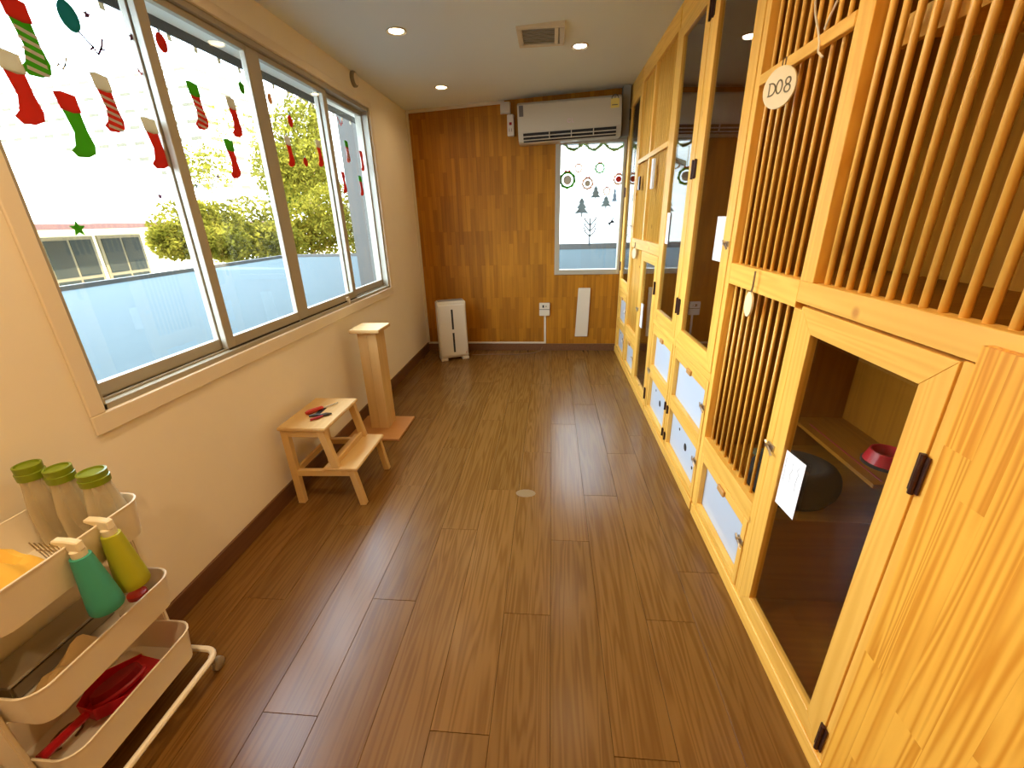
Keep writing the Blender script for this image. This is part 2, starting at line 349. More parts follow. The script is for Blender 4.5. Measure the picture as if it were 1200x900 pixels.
# ---- left window
w1 = bpy.data.objects.new('window_1', None); COL.objects.link(w1); w1.location = (XL, 2.66, WZ0); w1['kind'] = 'structure'; w1['label'] = 'long white four-pane sliding window over the rooftop'; w1['category'] = 'window'
bm = B(); c = .07   # flat casing round the opening on the wall face
box(bm, XL, XL+.012, WY0-.055, WY1+.055, WZ0-c, WZ0); box(bm, XL, XL+.012, WY0-.055, WY1+.055, WZ1, WZ1+.05); box(bm, XL, XL+.012, WY0-.055, WY0, WZ0, WZ1); box(bm, XL, XL+.012, WY1, WY1+.055, WZ0, WZ1)
obj('casing', bm, 'white_casing', w1, .003)
bm = B(); fx0, fx1 = XL-.115, XL-.002
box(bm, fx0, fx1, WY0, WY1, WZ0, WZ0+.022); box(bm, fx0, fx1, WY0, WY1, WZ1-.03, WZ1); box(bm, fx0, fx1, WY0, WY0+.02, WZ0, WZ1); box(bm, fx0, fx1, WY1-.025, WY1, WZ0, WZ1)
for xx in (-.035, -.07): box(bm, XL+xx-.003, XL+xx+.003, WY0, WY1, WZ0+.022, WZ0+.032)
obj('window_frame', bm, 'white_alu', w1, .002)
sash = [(1.245, 1.945, -.055, .02, .05), (1.90, 2.551, -.022, .055, .012), (2.553, 3.40, -.022, .105, .055), (3.335, 4.08, -.055, .055, .02)]
# (y0, y1, plane, near stile, far stile): the two middle leaves run on the inner track
for i, (a, b, xo, sl, sr) in enumerate(sash):
    x1 = XL+xo; x0 = x1-.028; bm = B(); z0, z1 = WZ0+.03, WZ1-.032
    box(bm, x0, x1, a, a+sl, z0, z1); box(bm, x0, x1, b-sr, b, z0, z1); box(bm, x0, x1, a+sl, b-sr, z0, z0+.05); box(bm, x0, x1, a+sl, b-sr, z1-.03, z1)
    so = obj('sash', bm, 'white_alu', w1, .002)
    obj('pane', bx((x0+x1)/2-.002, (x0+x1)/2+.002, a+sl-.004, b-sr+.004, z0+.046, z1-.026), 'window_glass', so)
    if i == 2:
        bm = bx(x1, x1+.02, 3.19, 3.23, z0+.004, z0+.03); box(bm, x1+.006, x1+.03, 3.20, 3.215, z0-.02, z0+.012)
        obj('sash_latch', bm, 'white_plastic', so, .003)
    if i in (1, 2): obj('rubber_seal', bx(x1-.004, x1+.001, a+.01, b-.01, z0-.012, z0-.001), 'dark_gap', so)
# ---- back window
w2 = bpy.data.objects.new('window_2', None); COL.objects.link(w2); w2.location = (.42, YB, BZ0); w2['kind'] = 'structure'; w2['label'] = 'white framed window in the wood wall with winter stickers'; w2['category'] = 'window'
bm = B(); fw = .055
box(bm, BX0, BX0+fw, YB-.012, YB+.1, BZ0, BZ1); box(bm, BX1-.03, BX1, YB-.012, YB+.1, BZ0, BZ1); box(bm, BX0+fw, BX1-.03, YB-.012, YB+.1, BZ0, BZ0+fw); box(bm, BX0+fw, BX1-.03, YB-.012, YB+.1, BZ1-.04, BZ1)
obj('window_frame', bm, 'white_alu', w2, .003)
obj('pane', bx(BX0+fw-.003, BX1-.027, YB+.03, YB+.034, BZ0+fw-.003, BZ1-.037), 'window_glass', w2)

# ================================================================== cabinets along the right
DEP = .64; XI = XR+DEP
dowel = mesh_of('bar', lathe(B(), [(.0095, 0), (.0095, 1)], n=8), 'pine_z', True)
def bars(parent, y0, y1, z0, z1, n, x=XR+.028, r=1.0):
    for k in range(n):
        o = inst('bar', dowel, parent, (x, y0+(y1-y0)*(k+.5)/n, z0)); o.scale = (r, r, z1-z0)
def hinge(parent, y, z, h=.09, x=XR):
    bm = bx(x-.004, x, y-.014, y+.014, z-h/2, z+h/2); lathe(bm, [(.006, z-h/2-.004), (.006, z-h/6), (.005, z-h/6), (.006, z-h/6+.002), (.006, z+h/6), (.005, z+h/6), (.006, z+h/6+.002), (.006, z+h/2+.004)], (x-.006, y, 0), 8)
    return obj('hinge', bm, 'hinge_brown', parent)
def latch(parent, y, z, x=XR, s=1):
    bm = bx(x-.005, x, y-.012, y+.030, z-.012, z+.012)
    lathe(bm, [(.007, -.018), (.007, 0)], (x, y+.018, z+.002), 8, 'x'); tube(bm, [(x-.012, y-.02, z-.02), (x-.014, y-.005, z-.006), (x-.014, y+.018, z+.002), (x-.012, y+.035, z+.014)], .004, 6)
    return obj('latch', bm, 'steel', parent)
def frame_door(parent, y0, y1, z0, z1, sw, rt, rb, hy=None, hz=(), la=None, name='door', x=XR-.002, th=.026):
    bm = B(); X0, X1 = x, x+th; i0, i1, k0, k1 = y0+sw, y1-sw, z0+rb, z1-rt
    def piece(q, mi):
        hexa(bm, [(X0, *q[0]), (X0, *q[1]), (X0, *q[2]), (X0, *q[3]), (X1, *q[0]), (X1, *q[1]), (X1, *q[2]), (X1, *q[3])], mi)
    g = .0006
    piece([(y0, z0+g), (i0, k0+g), (i0, k1-g), (y0, z1-g)], 0); piece([(y1, z0+g), (i1, k0+g), (i1, k1-g), (y1, z1-g)], 0)
    piece([(y0, z1), (i0, k1), (i1, k1), (y1, z1)], 1); piece([(y0, z0), (i0, k0), (i1, k0), (y1, z0)], 1)
    d = obj(name, bm, ['pine_z', 'pine_y'], parent, .0012)
    obj('glass_pane', bx(x+.012, x+.015, i0-.006, i1+.006, k0-.006, k1+.006), 'cabinet_glass', d)
    for z in hz: hinge(d, hy, z, x=x)
    if la: latch(d, *la, x=x)
    return d
def hatch(parent, y0, y1, z0, z1, zt, block=False, holes=False, la=None, hy=None):
    """framed hatch: opening y0..y1, z0..z1 with a white board set back, rail up to zt"""
    bm = B(); x0, x1 = XR-.001, XR+.025
    box(bm, x0, x1, y0-.034, y0, z0-.036, zt, 0); box(bm, x0, x1, y1, y1+.034, z0-.036, zt, 0); box(bm, x0, x1, y0+.0004, y1-.0004, z1, zt, 1); box(bm, x0, x1, y0+.0004, y1-.0004, z0-.036, z0, 1)
    h = obj('hatch', bm, ['pine_z', 'pine_y'], parent, .0012)
    obj('white_board', bx(XR+.026, XR+.032, y0-.008, y1+.008, z0-.008, z1+.008), 'white_laminate', h)
    if block:
        ym = (y0+y1)/2-.02
        obj('handle_block', bx(XR-.013, XR-.001, ym-.035, ym+.035, z1-.004, z1+.026), 'block_brown', h, .003)
    if holes:
        ym, zm = (y0+y1)/2-.03, (z0+z1)/2+.005
        obj('finger_hole', lathe(B(), [(.024, -.0012), (.024, .001)], (XR+.026, ym, zm), 16, 'x'), 'dark_gap', h)
        obj('finger_hole', lathe(B(), [(.010, -.0012), (.010, .001)], (XR+.026, ym+.14, zm+.05), 12, 'x'), 'dark_gap', h)
        obj('finger_hole', lathe(B(), [(.010, -.0012), (.010, .001)], (XR+.026, ym-.15, zm-.05), 12, 'x'), 'dark_gap', h)
    if la: latch(h, *la)
    if hy is not None:
        for z in (z0+.03, z1-.03): hinge(h, hy, z, .05)
    return h
def post(p, y0, y1, z0, z1): return obj('post', bx(XR, XR+.042, y0, y1, z0, z1), 'pine_z', p, .0015)
def rail(p, y0, y1, z0, z1, x0=XR+.0005): return obj('rail', bx(x0, XR+.042, y0, y1, z0, z1), 'pine_y', p, .0015)
ZT = 2.755
def carcass(p, y0, y1, side0=True, side1=True):
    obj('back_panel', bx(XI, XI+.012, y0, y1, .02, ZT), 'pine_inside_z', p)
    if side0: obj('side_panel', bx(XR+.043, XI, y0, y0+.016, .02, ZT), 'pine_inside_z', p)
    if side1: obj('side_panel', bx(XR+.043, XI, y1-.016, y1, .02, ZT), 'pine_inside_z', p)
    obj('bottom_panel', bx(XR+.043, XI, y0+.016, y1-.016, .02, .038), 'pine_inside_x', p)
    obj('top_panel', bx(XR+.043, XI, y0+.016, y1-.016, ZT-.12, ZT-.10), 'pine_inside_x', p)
    obj('plinth', bx(XR-.006, XR+.042, y0, y1, 0, .062), 'pine_y', p, .002)
    rail(p, y0, y1, 2.63, ZT)

# --- nearest unit: glazed door and bars
uA = thing('cat_cabinet', 'nearest pine cabinet with big barred windows and a low open-looking glass door', 'cabinet', (XR+.3, 1.4, 0))
YN = -1.2
carcass(uA, YN, 2.045)
obj('stile_board', bx(XR, XR+.042, .795, .852, .062, 1.275), 'pine_z', uA, .0015)
post(uA, 1.418, 1.462, .062, 1.258); post(uA, 1.392, 1.462, 1.345, 2.63); post(uA, 2.02, 2.062, .062, 2.63)
rail(uA, 1.462, 2.02, 1.258, 1.345); rail(uA, .26, 1.462, 1.278, 1.345); post(uA, .20, .26, 1.278, 2.63)
rail(uA, 1.462, 2.02, .402, .486)
obj('upper_board', bx(XR, XR+.03, YN, .20, 1.32, 2.63), 'pine_z', uA, .002)
bars(uA, 1.462, 2.02, 1.33, 2.64, 10, r=.74); bars(uA, 1.462, 2.02, .47, 1.27, 10, r=.70)
bars(uA, .285, 1.392, 1.33, 2.64, 22, r=.92)
obj('batten', bx(XR-.002, XR+.018, 1.463, 2.019, 2.0, 2.036), 'pine_y', uA, .002)
frame_door(uA, .856, 1.414, .064, 1.271, .072, .074, .07, hy=.853, hz=(1.02, .70*0+.135), la=(1.405, .77))
hatch(uA, 1.50, 1.985, .104, .357, .40, block=True, la=(1.478, .29))
# pine glue-board covering the near end
pn = obj('end_panel', bx(XR-.012, XR-.0005, YN, .808, .0, 1.318), 'pine_panel', uA)
random.seed(3); y = .808
while y > YN+.01:
    w = min(random.uniform(.055, .075), y-YN); z = 0.0
    ln = random.uniform(.25, .8)
    while z < 1.318:
        z1 = min(1.318, z+ln)
        if 1.318-z1 < .12: z1 = 1.318
        obj('stave', bx(XR-.020, XR-.0121, y-w+.0001, y-.0001, z+.0001, z1-.0001), 'pine_panel', pn)
        z = z1; ln = random.uniform(.4, .85)
    y -= w
# inside: cage floor over the hatch, mid floor, shelf board
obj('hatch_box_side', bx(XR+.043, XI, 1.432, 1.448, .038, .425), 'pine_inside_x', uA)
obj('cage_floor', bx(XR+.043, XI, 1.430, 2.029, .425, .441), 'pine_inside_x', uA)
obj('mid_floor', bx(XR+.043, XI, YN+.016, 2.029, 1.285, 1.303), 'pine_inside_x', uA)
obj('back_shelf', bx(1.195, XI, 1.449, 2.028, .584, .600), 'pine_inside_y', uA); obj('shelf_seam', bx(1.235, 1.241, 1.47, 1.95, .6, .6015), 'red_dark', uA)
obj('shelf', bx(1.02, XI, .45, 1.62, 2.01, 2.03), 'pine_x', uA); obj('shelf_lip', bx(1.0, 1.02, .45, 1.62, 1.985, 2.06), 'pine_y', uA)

# --- second unit: two tall glass doors over hatches
uC = thing('cat_cabinet', 'pine cabinet with two tall glass doors hinged side by side above four white hatches', 'cabinet', (XR+.3, 2.7, 0))
carcass(uC, 2.065, 3.352)
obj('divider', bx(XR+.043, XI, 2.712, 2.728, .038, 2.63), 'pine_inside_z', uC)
post(uC, 2.701, 2.739, .062, 2.63); post(uC, 3.335, 3.366, .062, 2.63)
rail(uC, 2.066, 2.70, .77, .806); rail(uC, 2.74, 3.334, .77, .806)
obj('cage_floor', bx(XR+.043, XI, 2.081, 2.711, .80, .816), 'pine_inside_x', uC); obj('cage_floor', bx(XR+.043, XI, 2.729, 3.336, .80, .816), 'pine_inside_x', uC)
frame_door(uC, 2.068, 2.698, .81, 2.628, .085, .075, .085, hy=2.696, hz=(1.02, 1.78, 2.50), la=(2.085, 1.42))
frame_door(uC, 2.742, 3.332, .81, 2.628, .085, .075, .085, hy=2.744, hz=(1.02, 1.78, 2.50))
for (a, b, hy) in ((2.104, 2.655, 2.69), (2.785, 3.275, 2.752)):
    hatch(uC, a, b, .452, .705, .768, block=True, la=(a-.02, .62) if a < 2.5 else None)
    hatch(uC, a, b, .104, .362, .414, holes=True, la=(a-.02, .30) if a < 2.5 else (b+.01, .40), hy=hy)
# --- third unit
uE = thing('cat_cabinet', 'pine cabinet with fine bars and a narrow glass door, third from the camera', 'cabinet', (XR+.3, 3.95, 0))
carcass(uE, 3.368, 4.528)
post(uE, 3.368, 3.40, 1.345, 2.63); post(uE, 3.985, 4.028, 1.345, 2.63); post(uE, 3.945, 3.985, .062, 1.258); post(uE, 4.49, 4.535, .062, 2.63)
rail(uE, 3.368, 4.49, 1.262, 1.345); rail(uE, 3.985, 4.49, .402, .486)
bars(uE, 3.40, 3.985, 1.33, 2.64, 11, r=.7); bars(uE, 4.028, 4.49, 1.33, 2.64, 9, r=.7); bars(uE, 3.985, 4.49, .47, 1.27, 10, r=.7)
obj('batten', bx(XR-.002, XR+.018, 3.401, 4.489, 1.985, 2.02), 'pine_y', uE, .002)
frame_door(uE, 3.37, 3.942, .064, 1.26, .075, .074, .075, hy=3.375, hz=(1.03, .17), la=(3.93, .76))
hatch(uE, 4.02, 4.455, .104, .345, .40, block=True, la=(4.0, .27))
obj('hatch_box_side', bx(XR+.043, XI, 3.957, 3.973, .038, .425), 'pine_inside_x', uE); obj('cage_floor', bx(XR+.043, XI, 3.955, 4.512, .425, .441), 'pine_inside_x', uE)
obj('mid_floor', bx(XR+.043, XI, 3.384, 4.512, 1.285, 1.303), 'pine_inside_x', uE)
# --- last unit by the back wall
uG = thing('cat_cabinet', 'farthest pine cabinet with a single tall glass door beside the back window', 'cabinet', (XR+.3, 4.85, 0))
carcass(uG, 4.54, 5.165)
post(uG, 5.10, 5.165, .062, 2.63); rail(uG, 4.541, 5.099, .77, .806)
obj('cage_floor', bx(XR+.043, XI, 4.556, 5.149, .80, .816), 'pine_inside_x', uG)
frame_door(uG, 4.543, 5.097, .81, 2.628, .055, .075, .075, hy=5.09, hz=(1.02, 1.78, 2.5), la=(4.56, 1.45))
hatch(uG, 4.60, 5.06, .432, .69, .768, block=True, la=(4.58, .60)); hatch(uG, 4.60, 5.06, .104, .345, .40, holes=True, la=(4.58, .28))

# ------------------------------------------------------------------ things on the cabinets
def name_tag(y, z, x, r, rz, label, glyphs, cordtop, strings=True):
    t = thing('name_tag', label, 'tag', (x, y, z), rz)
    obj('disc', lathe(B(), [(r*.96, -.004), (r, -.003), (r, .003), (r*.96, .004)], (0, 0, 0), 28, 'x', sq=(1, 1.06)), 'tag_wood', t, local=True)
    if glyphs:
        bm = B(); f = lambda u, v, s: Vector((s, -u, v))
        for g in glyphs: ribbon(bm, g, .0042, f, -.0048, -.0040)
        obj('lettering', bm, 'tag_ink', t, local=True)
    bm = B(); tube(bm, [(0, .004, r*.9), (.004, .006, r+.02), (.004, .005, cordtop)], .0022, 5); tube(bm, [(0, -.006, r*.9), (.004, -.004, r+.02), (.004, -.003, cordtop)], .0022, 5)
    obj('cord', bm, 'string_brown', t, local=True)
    return t
def arc(cx, cy, rx, ry, a0, a1, n=14): return [(cx+rx*math.cos(math.radians(a0+(a1-a0)*k/n)), cy+ry*math.sin(math.radians(a0+(a1-a0)*k/n))) for k in range(n+1)]
gD = [(-.034, .016), (-.034, -.018)]; gD2 = [(-.036, .017)]+arc(-.030, -.001, .018, .018, 85, -85)+[(-.036, -.019)]
g0 = arc(.001, .002, .010, .019, 90, 450, 18); g8 = arc(.030, .013, .0085, .0095, -90, 270)+arc(.030, -.008, .010, .0105, 90, 450)
name_tag(1.757, 1.935, XR-.036, .058, .52, 'round wooden tag marked D08 hanging on the upper bars', [gD, gD2, g0, g8], .085)
name_tag(1.742, 1.216, XR-.020, .045, -.12, 'small round wooden tag turned edge-on below the crossrail', [], .125)
name_tag(4.29, 1.215, XR-.010, .045, .2, 'round wooden tag hanging on the third cabinet', [], .10)
for (pc, pz, w, h, tl, lab) in (((3.66), 1.86, .04, .11, .25, 'dark'), ((4.24), 1.88, .04, .10, 0, 'dark')):
    pass
bm = B(); box(bm, XR-.02, XR-.003, 3.72, 3.78, 1.74, 1.95)
tag(obj('folded_card', bm, 'paper', None, .001), 'narrow white card clipped on the fine bars of the third cabinet', 'card')
bm = B(); box(bm, XR-.018, XR-.003, 4.26, 4.33, 1.76, 1.87)
tag(obj('dark_plaque', bm, 'hinge_brown', None, .002), 'small dark brown plaque on the fine bars of the third cabinet', 'plaque')
def paper(y0, y1, z0, z1, label, skew=0):
    x = XR+.006; t = thing('paper_note', label, 'paper', (x, (y0+y1)/2, z0))
    bm = B(); hexa(bm, [(x, y0, z0), (x+.0006, y0, z0), (x+.0006, y1, z0+skew), (x, y1, z0+skew), (x, y0, z1), (x+.0006, y0, z1), (x+.0006, y1, z1+skew), (x, y1, z1+skew)])
    obj('sheet', bm, 'paper', t)
    bm = B(); rr = random.Random(int(y0*100)); f = lambda u, v, s: Vector((s, u, v))
    for k in range(3):
        u = y1-.015-k*(y1-y0-.03)/2.4; v = z1-.03; pts = []
        while v > z0+(z1-z0)*rr.uniform(.2, .5): pts.append((u+rr.uniform(-.006, .006), v)); v -= .012
        ribbon(bm, pts, .0012, f, x-.0006, x-.0002)
    obj('handwriting', bm, 'ink', t); return t
paper(1.222, 1.335, .605, .812, 'white handwritten note behind the nearest low glass door', -.01)
paper(2.156, 2.28, 1.335, 1.535, 'white note at the edge of the nearest tall glass door')
paper(3.17, 3.262, 1.36, 1.56, 'white note on the far edge of the second tall glass door')
paper(3.77, 3.855, .62, .83, 'white note on the narrow glass door of the third cabinet')
bm = B(); p = [Vector((XR-.012, 1.60+.05*math.sin(k*.5), 2.26-.02*k+.0*k)) for k in range(11)]
p = [Vector((XR-.010-.01*math.sin(k*.4), 1.565+.075*math.sin(PI*k/14)+.004*k, 2.24-.016*k)) for k in range(15)]
tube(bm, p, .003, 6); tube(bm, [p[-1], (XR-.012, 1.60, 1.985), (XR-.008, 1.575, 1.965)], .003, 6); tube(bm, [(XR-.006, 1.60, 2.04), (XR-.012, 1.575, 2.055), (XR-.01, 1.55, 2.09)], .003, 6)
tag(obj('white_string', bm, 'string_white', None, smooth=True), 'loose white string tied round the batten of the nearest bars', 'string')
# inside the nearest cabinet
bw = thing('food_bowl', 'red pet bowl on the raised shelf behind the low glass door', 'bowl', (1.335, 1.60, .600))
obj('bowl', lathe(B(), [(.075, .012), (.060, .058), (.054, .058), (.045, .02), (.001, .018)], (1.335, 1.60, .600), 24), 'red_glossy', bw, smooth=True)
obj('rubber_base', lathe(B(), [(.080, 0), (.080, .011), (.074, .012)], (1.335, 1.60, .600), 24), 'dark_plastic', bw)
bd = thing('pet_bed', 'dark fluffy round bed inside the nearest cabinet', 'pet bed', (1.005, 1.61, .441))
prof = [(.001, .085), (.05, .075)]+[(.122+.058*math.cos(a), .075+.075*math.sin(a)) for a in [PI*.75-k*PI*1.2/11 for k in range(12)]]+[(.15, 0)]
obj('rim', lathe(B(), prof, (1.005, 1.61, .441), 32, sq=(.98, .82)), 'dark_fleece', bd, smooth=True)
obj('lining', lathe(B(), [(.001, .09), (.06, .084), (.075, .10)], (1.005, 1.61, .441), 24, sq=(.98, .82)), 'brown_fleece', bd, smooth=True)
tag(obj('floor_mat', bx(1.0, 1.17, 1.80, 1.98, .4412, .449), 'mat_green', None, .002), 'small greyish green mat lying behind the dark bed in the cabinet', 'mat')
tag(obj('hanging_cloth', lathe(B(), [(.001, 0), (.02, .01), (.035, .06), (.03, .14), (.001, .16)], (1.04, 1.37, 2.061), 12), 'cream_cloth', None, smooth=True), 'cream soft bundle on the shelf high behind the nearest bars', 'cloth')

# ================================================================== back wall things
ac = thing('air_conditioner', 'white split air conditioner above the back window', 'air conditioner', (.175, YB-.105, 2.28)); ac.rotation_euler = (0, -math.atan2(.033, 1.02), 0)
bm = B(); L2 = .515; pf = [(.105, .0), (.105, .365), (-.06, .365), (-.105, .335), (-.112, .10), (-.085, .02), (-.04, 0)]
prism(bm, pf, lambda u, v, t: Vector((t, u, v)), -L2, L2); obj('body', bm, 'ac_white', ac, .006, local=True, seg=2)
bm = B(); hexa(bm, [(-L2+.05, -.108, .085), (L2-.05, -.108, .085), (L2-.05, -.06, .012), (-L2+.05, -.06, .012), (-L2+.05, -.1145, .085), (L2-.05, -.1145, .085), (L2-.05, -.082, .008), (-L2+.05, -.082, .008)])
obj('air_outlet', bm, 'dark_gap', ac, local=True)
for s in (0, 1):
    z = .055-.03*s; bm = B(); box(bm, -L2+.05, L2-.05, -.121+.014*s, -.098+.012*s, z-.004, z+.004); obj('louvre', bm, 'ac_white', ac, .001, local=True)
for xx in (-.2, .02, .24): obj('louvre_rib', bx(xx-.004, xx+.004, -.122, -.09, .02, .083), 'ac_white', ac, local=True)
obj('yellow_label', bx(.405, .487, -.1115, -.109, .245, .325), 'label_yellow', ac, local=True)
bm = B(); f = lambda u, v, t: Vector((u, t, v)); ribbon(bm, arc(.446, .325, .032, .030, 0, 180), .008, f, -.1125, -.1105); ribbon(bm, [(.446, .328), (.446, .346)], .006, f, -.1125, -.1105); ribbon(bm, [(.42, .27), (.47, .27)], .008, f, -.1125, -.1108)
obj('gauge_print', bm, 'label_dark', ac, local=True)
obj('dark_label', bx(-.498, -.455, -.1115, -.109, .235, .33), 'label_dark', ac, local=True)
bm = B(); ribbon(bm, arc(.0, .168, .016, .016, 40, 320), .006, f, -.1135, -.1112); ribbon(bm, [(.03, .185), (.03, .152), (.045, .152)], .006, f, -.1135, -.1112); obj('logo', bm, 'logo_pink', ac, local=True)
ob = tag(obj('pipe_cover', bx(.70, .774, YB-.12, YB, 2.30, 2.75), 'grey_grille', None, .003), 'grey brown boxed pipe cover between air conditioner and cabinets', 'pipe cover')
t = thing('junction_box', 'small white junction box under the ceiling left of the air conditioner', 'box', (-.485, YB-.03, 2.575))
obj('cover', bx(-.535, -.435, YB-.055, YB, 2.575, 2.672), 'white_plastic', t, .006, seg=2)
obj('flange', bx(-.54, -.43, YB-.012, YB-.0005, 2.57, 2.6725), 'white_plastic', t, .002)
t = thing('circuit_breaker', 'tall white breaker box with a socket on the wood wall', 'breaker', (-.43, YB-.03, 2.36))
obj('case', bx(-.468, -.398, YB-.05, YB, 2.36, 2.56), 'white_plastic', t, .006, seg=2); obj('toggle', bx(-.446, -.420, YB-.058, YB-.049, 2.46, 2.485), 'red_dark', t, .002)
bm = bx(-.448, -.444, YB-.052, YB-.049, 2.40, 2.43); box(bm, -.424, -.420, YB-.052, YB-.049, 2.40, 2.43); obj('socket_slots', bm, 'dark_gap', t)
t = thing('wall_outlet', 'white double outlet low on the wood back wall', 'outlet', (-.07, YB-.02, .44))
obj('plate', bx(-.135, -.01, YB-.035, YB, .441, .595), 'white_plastic', t, .004, seg=2); obj('seam', bx(-.134, -.011, YB-.0362, YB-.034, .515, .521), 'dark_gap', t)
bm = bx(-.098, -.078, YB-.037, YB-.034, .54, .57); box(bm, -.058, -.050, YB-.037, YB-.034, .545, .565); obj('socket_slots', bm, 'dark_gap', t)
bm = B(); hexa(bm, [(.300, YB-.022, .18), (.452, YB-.022, .18), (.452, YB-.001, .18), (.300, YB-.001, .18), (.326, YB-.022, .765), (.468, YB-.022, .765), (.468, YB-.001, .765), (.326, YB-.001, .765)])
t = tag(obj('wall_panel', bm, 'white_plastic', None, .003), 'tall white plain panel mounted low on the wood back wall', 'panel')
bm = B(); tube(bm, [(-.10, YB-.02, .045), (-.12, YB-.05, .006), (-.2, YB-.14, .005), (-.4, YB-.2, .005), (-.7, YB-.2, .005), (-.95, YB-.22, .005)], .004, 6)
tag(obj('power_cord', bm, 'string_brown', None, smooth=True), 'thin brown cord on the floor between outlet and air purifier', 'cord')
# air purifier
pz = thing('air_purifier', 'slim white air purifier standing in the back left corner', 'air purifier', (-1.15, 4.845, 0), math.radians(22))
hw, dp, ht = .165, .085, .69
bm = B(); hexa(bm, [(-hw, -dp, .03), (hw, -dp, .03), (hw, dp+.02, .03), (-hw, dp+.02, .03), (-hw, -dp+.02, ht), (hw, -dp+.02, ht), (hw, dp, ht), (-hw, dp, ht)])
obj('body', bm, 'white_plastic', pz, .012, local=True, seg=2)
bm = B(); hexa(bm, [(-hw+.012, -dp-.012, .055), (hw-.012, -dp-.012, .055), (hw-.012, -dp+.005, .055), (-hw+.012, -dp+.005, .055), (-hw+.012, -dp+.006, ht-.04), (hw-.012, -dp+.006, ht-.04), (hw-.012, -dp+.022, ht-.04), (-hw+.012, -dp+.022, ht-.04)])
obj('front_panel', bm, 'white_plastic', pz, .004, local=True)
for z0, z1 in ((.10, .33), (.37, .60)):
    bm = B(); yy = lambda z: -dp-.0135+.018*(z-.055)/(ht-.095)
    hexa(bm, [(-.013, yy(z0), z0), (.009, yy(z0), z0), (.009, yy(z0)+.004, z0), (-.013, yy(z0)+.004, z0), (-.013, yy(z1), z1), (.009, yy(z1), z1), (.009, yy(z1)+.004, z1), (-.013, yy(z1)+.004, z1)]); obj('air_slot', bm, 'dark_gap', pz, local=True)
obj('top_grille', bx(-hw+.02, hw-.02, -dp+.04, dp-.02, ht-.002, ht+.003), 'grey_grille', pz, local=True)
for xx in (-hw+.04, hw-.04): obj('foot', bx(xx-.04, xx+.04, -dp-.01, dp+.02, 0, .032), 'white_plastic', pz, .004, local=True)
obj('indicator', lathe(B(), [(.006, -.001), (.006, .002)], (hw-.03, -dp-.012, .085), 10, 'y'), 'screwdriver_red', pz, local=True)
# round alarm-like sensor on the window wall, ceiling vent, downlights
t = thing('wall_sensor', 'round grey fitting on the wall above the long window', 'fitting', (XL, 3.86, 2.60))
obj('rim', lathe(B(), [(.055, 0), (.055, .02), (.045, .028)], (XL, 3.86, 2.595), 20, 'x'), 'grey_grille', t, smooth=True); obj('face', lathe(B(), [(.043, .02), (.040, .031), (.001, .033)], (XL, 3.86, 2.595), 20, 'x'), 'white_casing', t, smooth=True)
t = thing('ceiling_vent', 'square ceiling vent with white frame and grey grille', 'vent', (-.08, 3.58, 2.70)); zc = ceil_z(-.08)
bm = B(); x0, x1, y0, y1 = -.24, .08, 3.40, 3.76
for a in ((x0, x1, y0, y0+.04), (x0, x1, y1-.04, y1), (x0, x0+.035, y0+.04, y1-.04), (x1-.035, x1, y0+.04, y1-.04)): box(bm, *a, zc-.018, zc+.02)
obj('frame', bm, 'white_plastic', t, .004)
obj('grille', bx(x0+.036, x1-.036, y0+.041, y1-.041, zc-.008, zc+.01), 'grey_grille', t)
for k in range(7): obj('slat', bx(x0+.036, x1-.07, y0+.055+k*.037, y0+.065+k*.037, zc-.014, zc-.007), 'grey_grille', t)
obj('side_flap', bx(x1-.068, x1-.045, y0+.045, y1-.045, zc-.017, zc-.007), 'white_plastic', t)
plain('lamp_warm', (1, .8, .5), .5, emit=((1, .80, .48), 16)); plain('lamp_cool', (1, .95, .9), .5, emit=((1, .95, .85), 16))
lamps = [(-.985, 3.25, 1, .40, 'recessed downlight nearest the long window, warm white'), (-1.0, 4.50, 1, .40, 'recessed warm downlight near the back left corner'), (.20, 3.88, 0, .40, 'recessed cool white downlight beside the ceiling vent'),
         (-.985, 2.0, 1, .40, 'recessed warm downlight in the ceiling above the step stool'), (-.985, .75, 1, 2.0, 'recessed warm downlight in the ceiling above the utility cart, out of view and boosted as fill'), (.20, 2.55, 1, .40, 'recessed warm downlight by the tall glass doors, seen in their reflection'),
         (.20, 1.25, 1, 1.0, 'recessed warm downlight in the ceiling above the D08 bars'), (-.4, -.6, 1, 2.9, 'unseen warm downlight behind the viewpoint, boosted to fill the walls')]  # unseen near downlights carry extra power to fill the walls
for i, (x, y, warm, pw, lab) in enumerate(lamps):
    z = ceil_z(x)
    t = thing('downlight', lab, 'light', (x, y, z-.01), 0, 'ceiling downlights')
    obj('trim_ring', lathe(B(), [(.052, .02), (.066, -.004), (.062, -.008), (.046, .0)], (x, y, z), 24), 'white_plastic', t, smooth=True)
    obj('lens', lathe(B(), [(.001, -.003), (.046, -.003), (.046, .004)], (x, y, z), 24), 'lamp_warm' if warm else 'lamp_cool', t)
    ld = bpy.data.lights.new('downlight_lamp', 'AREA'); ld.shape = 'DISK'; ld.size = .085; ld.energy = LAMP_W*pw; ld.color = (1, .70, .38) if warm else (1, .85, .65); ld.spread = math.radians(150)
    lo = bpy.data.objects.new('downlight_lamp', ld); COL.objects.link(lo); lo.parent = t; lo.location = (0, 0, -.004)

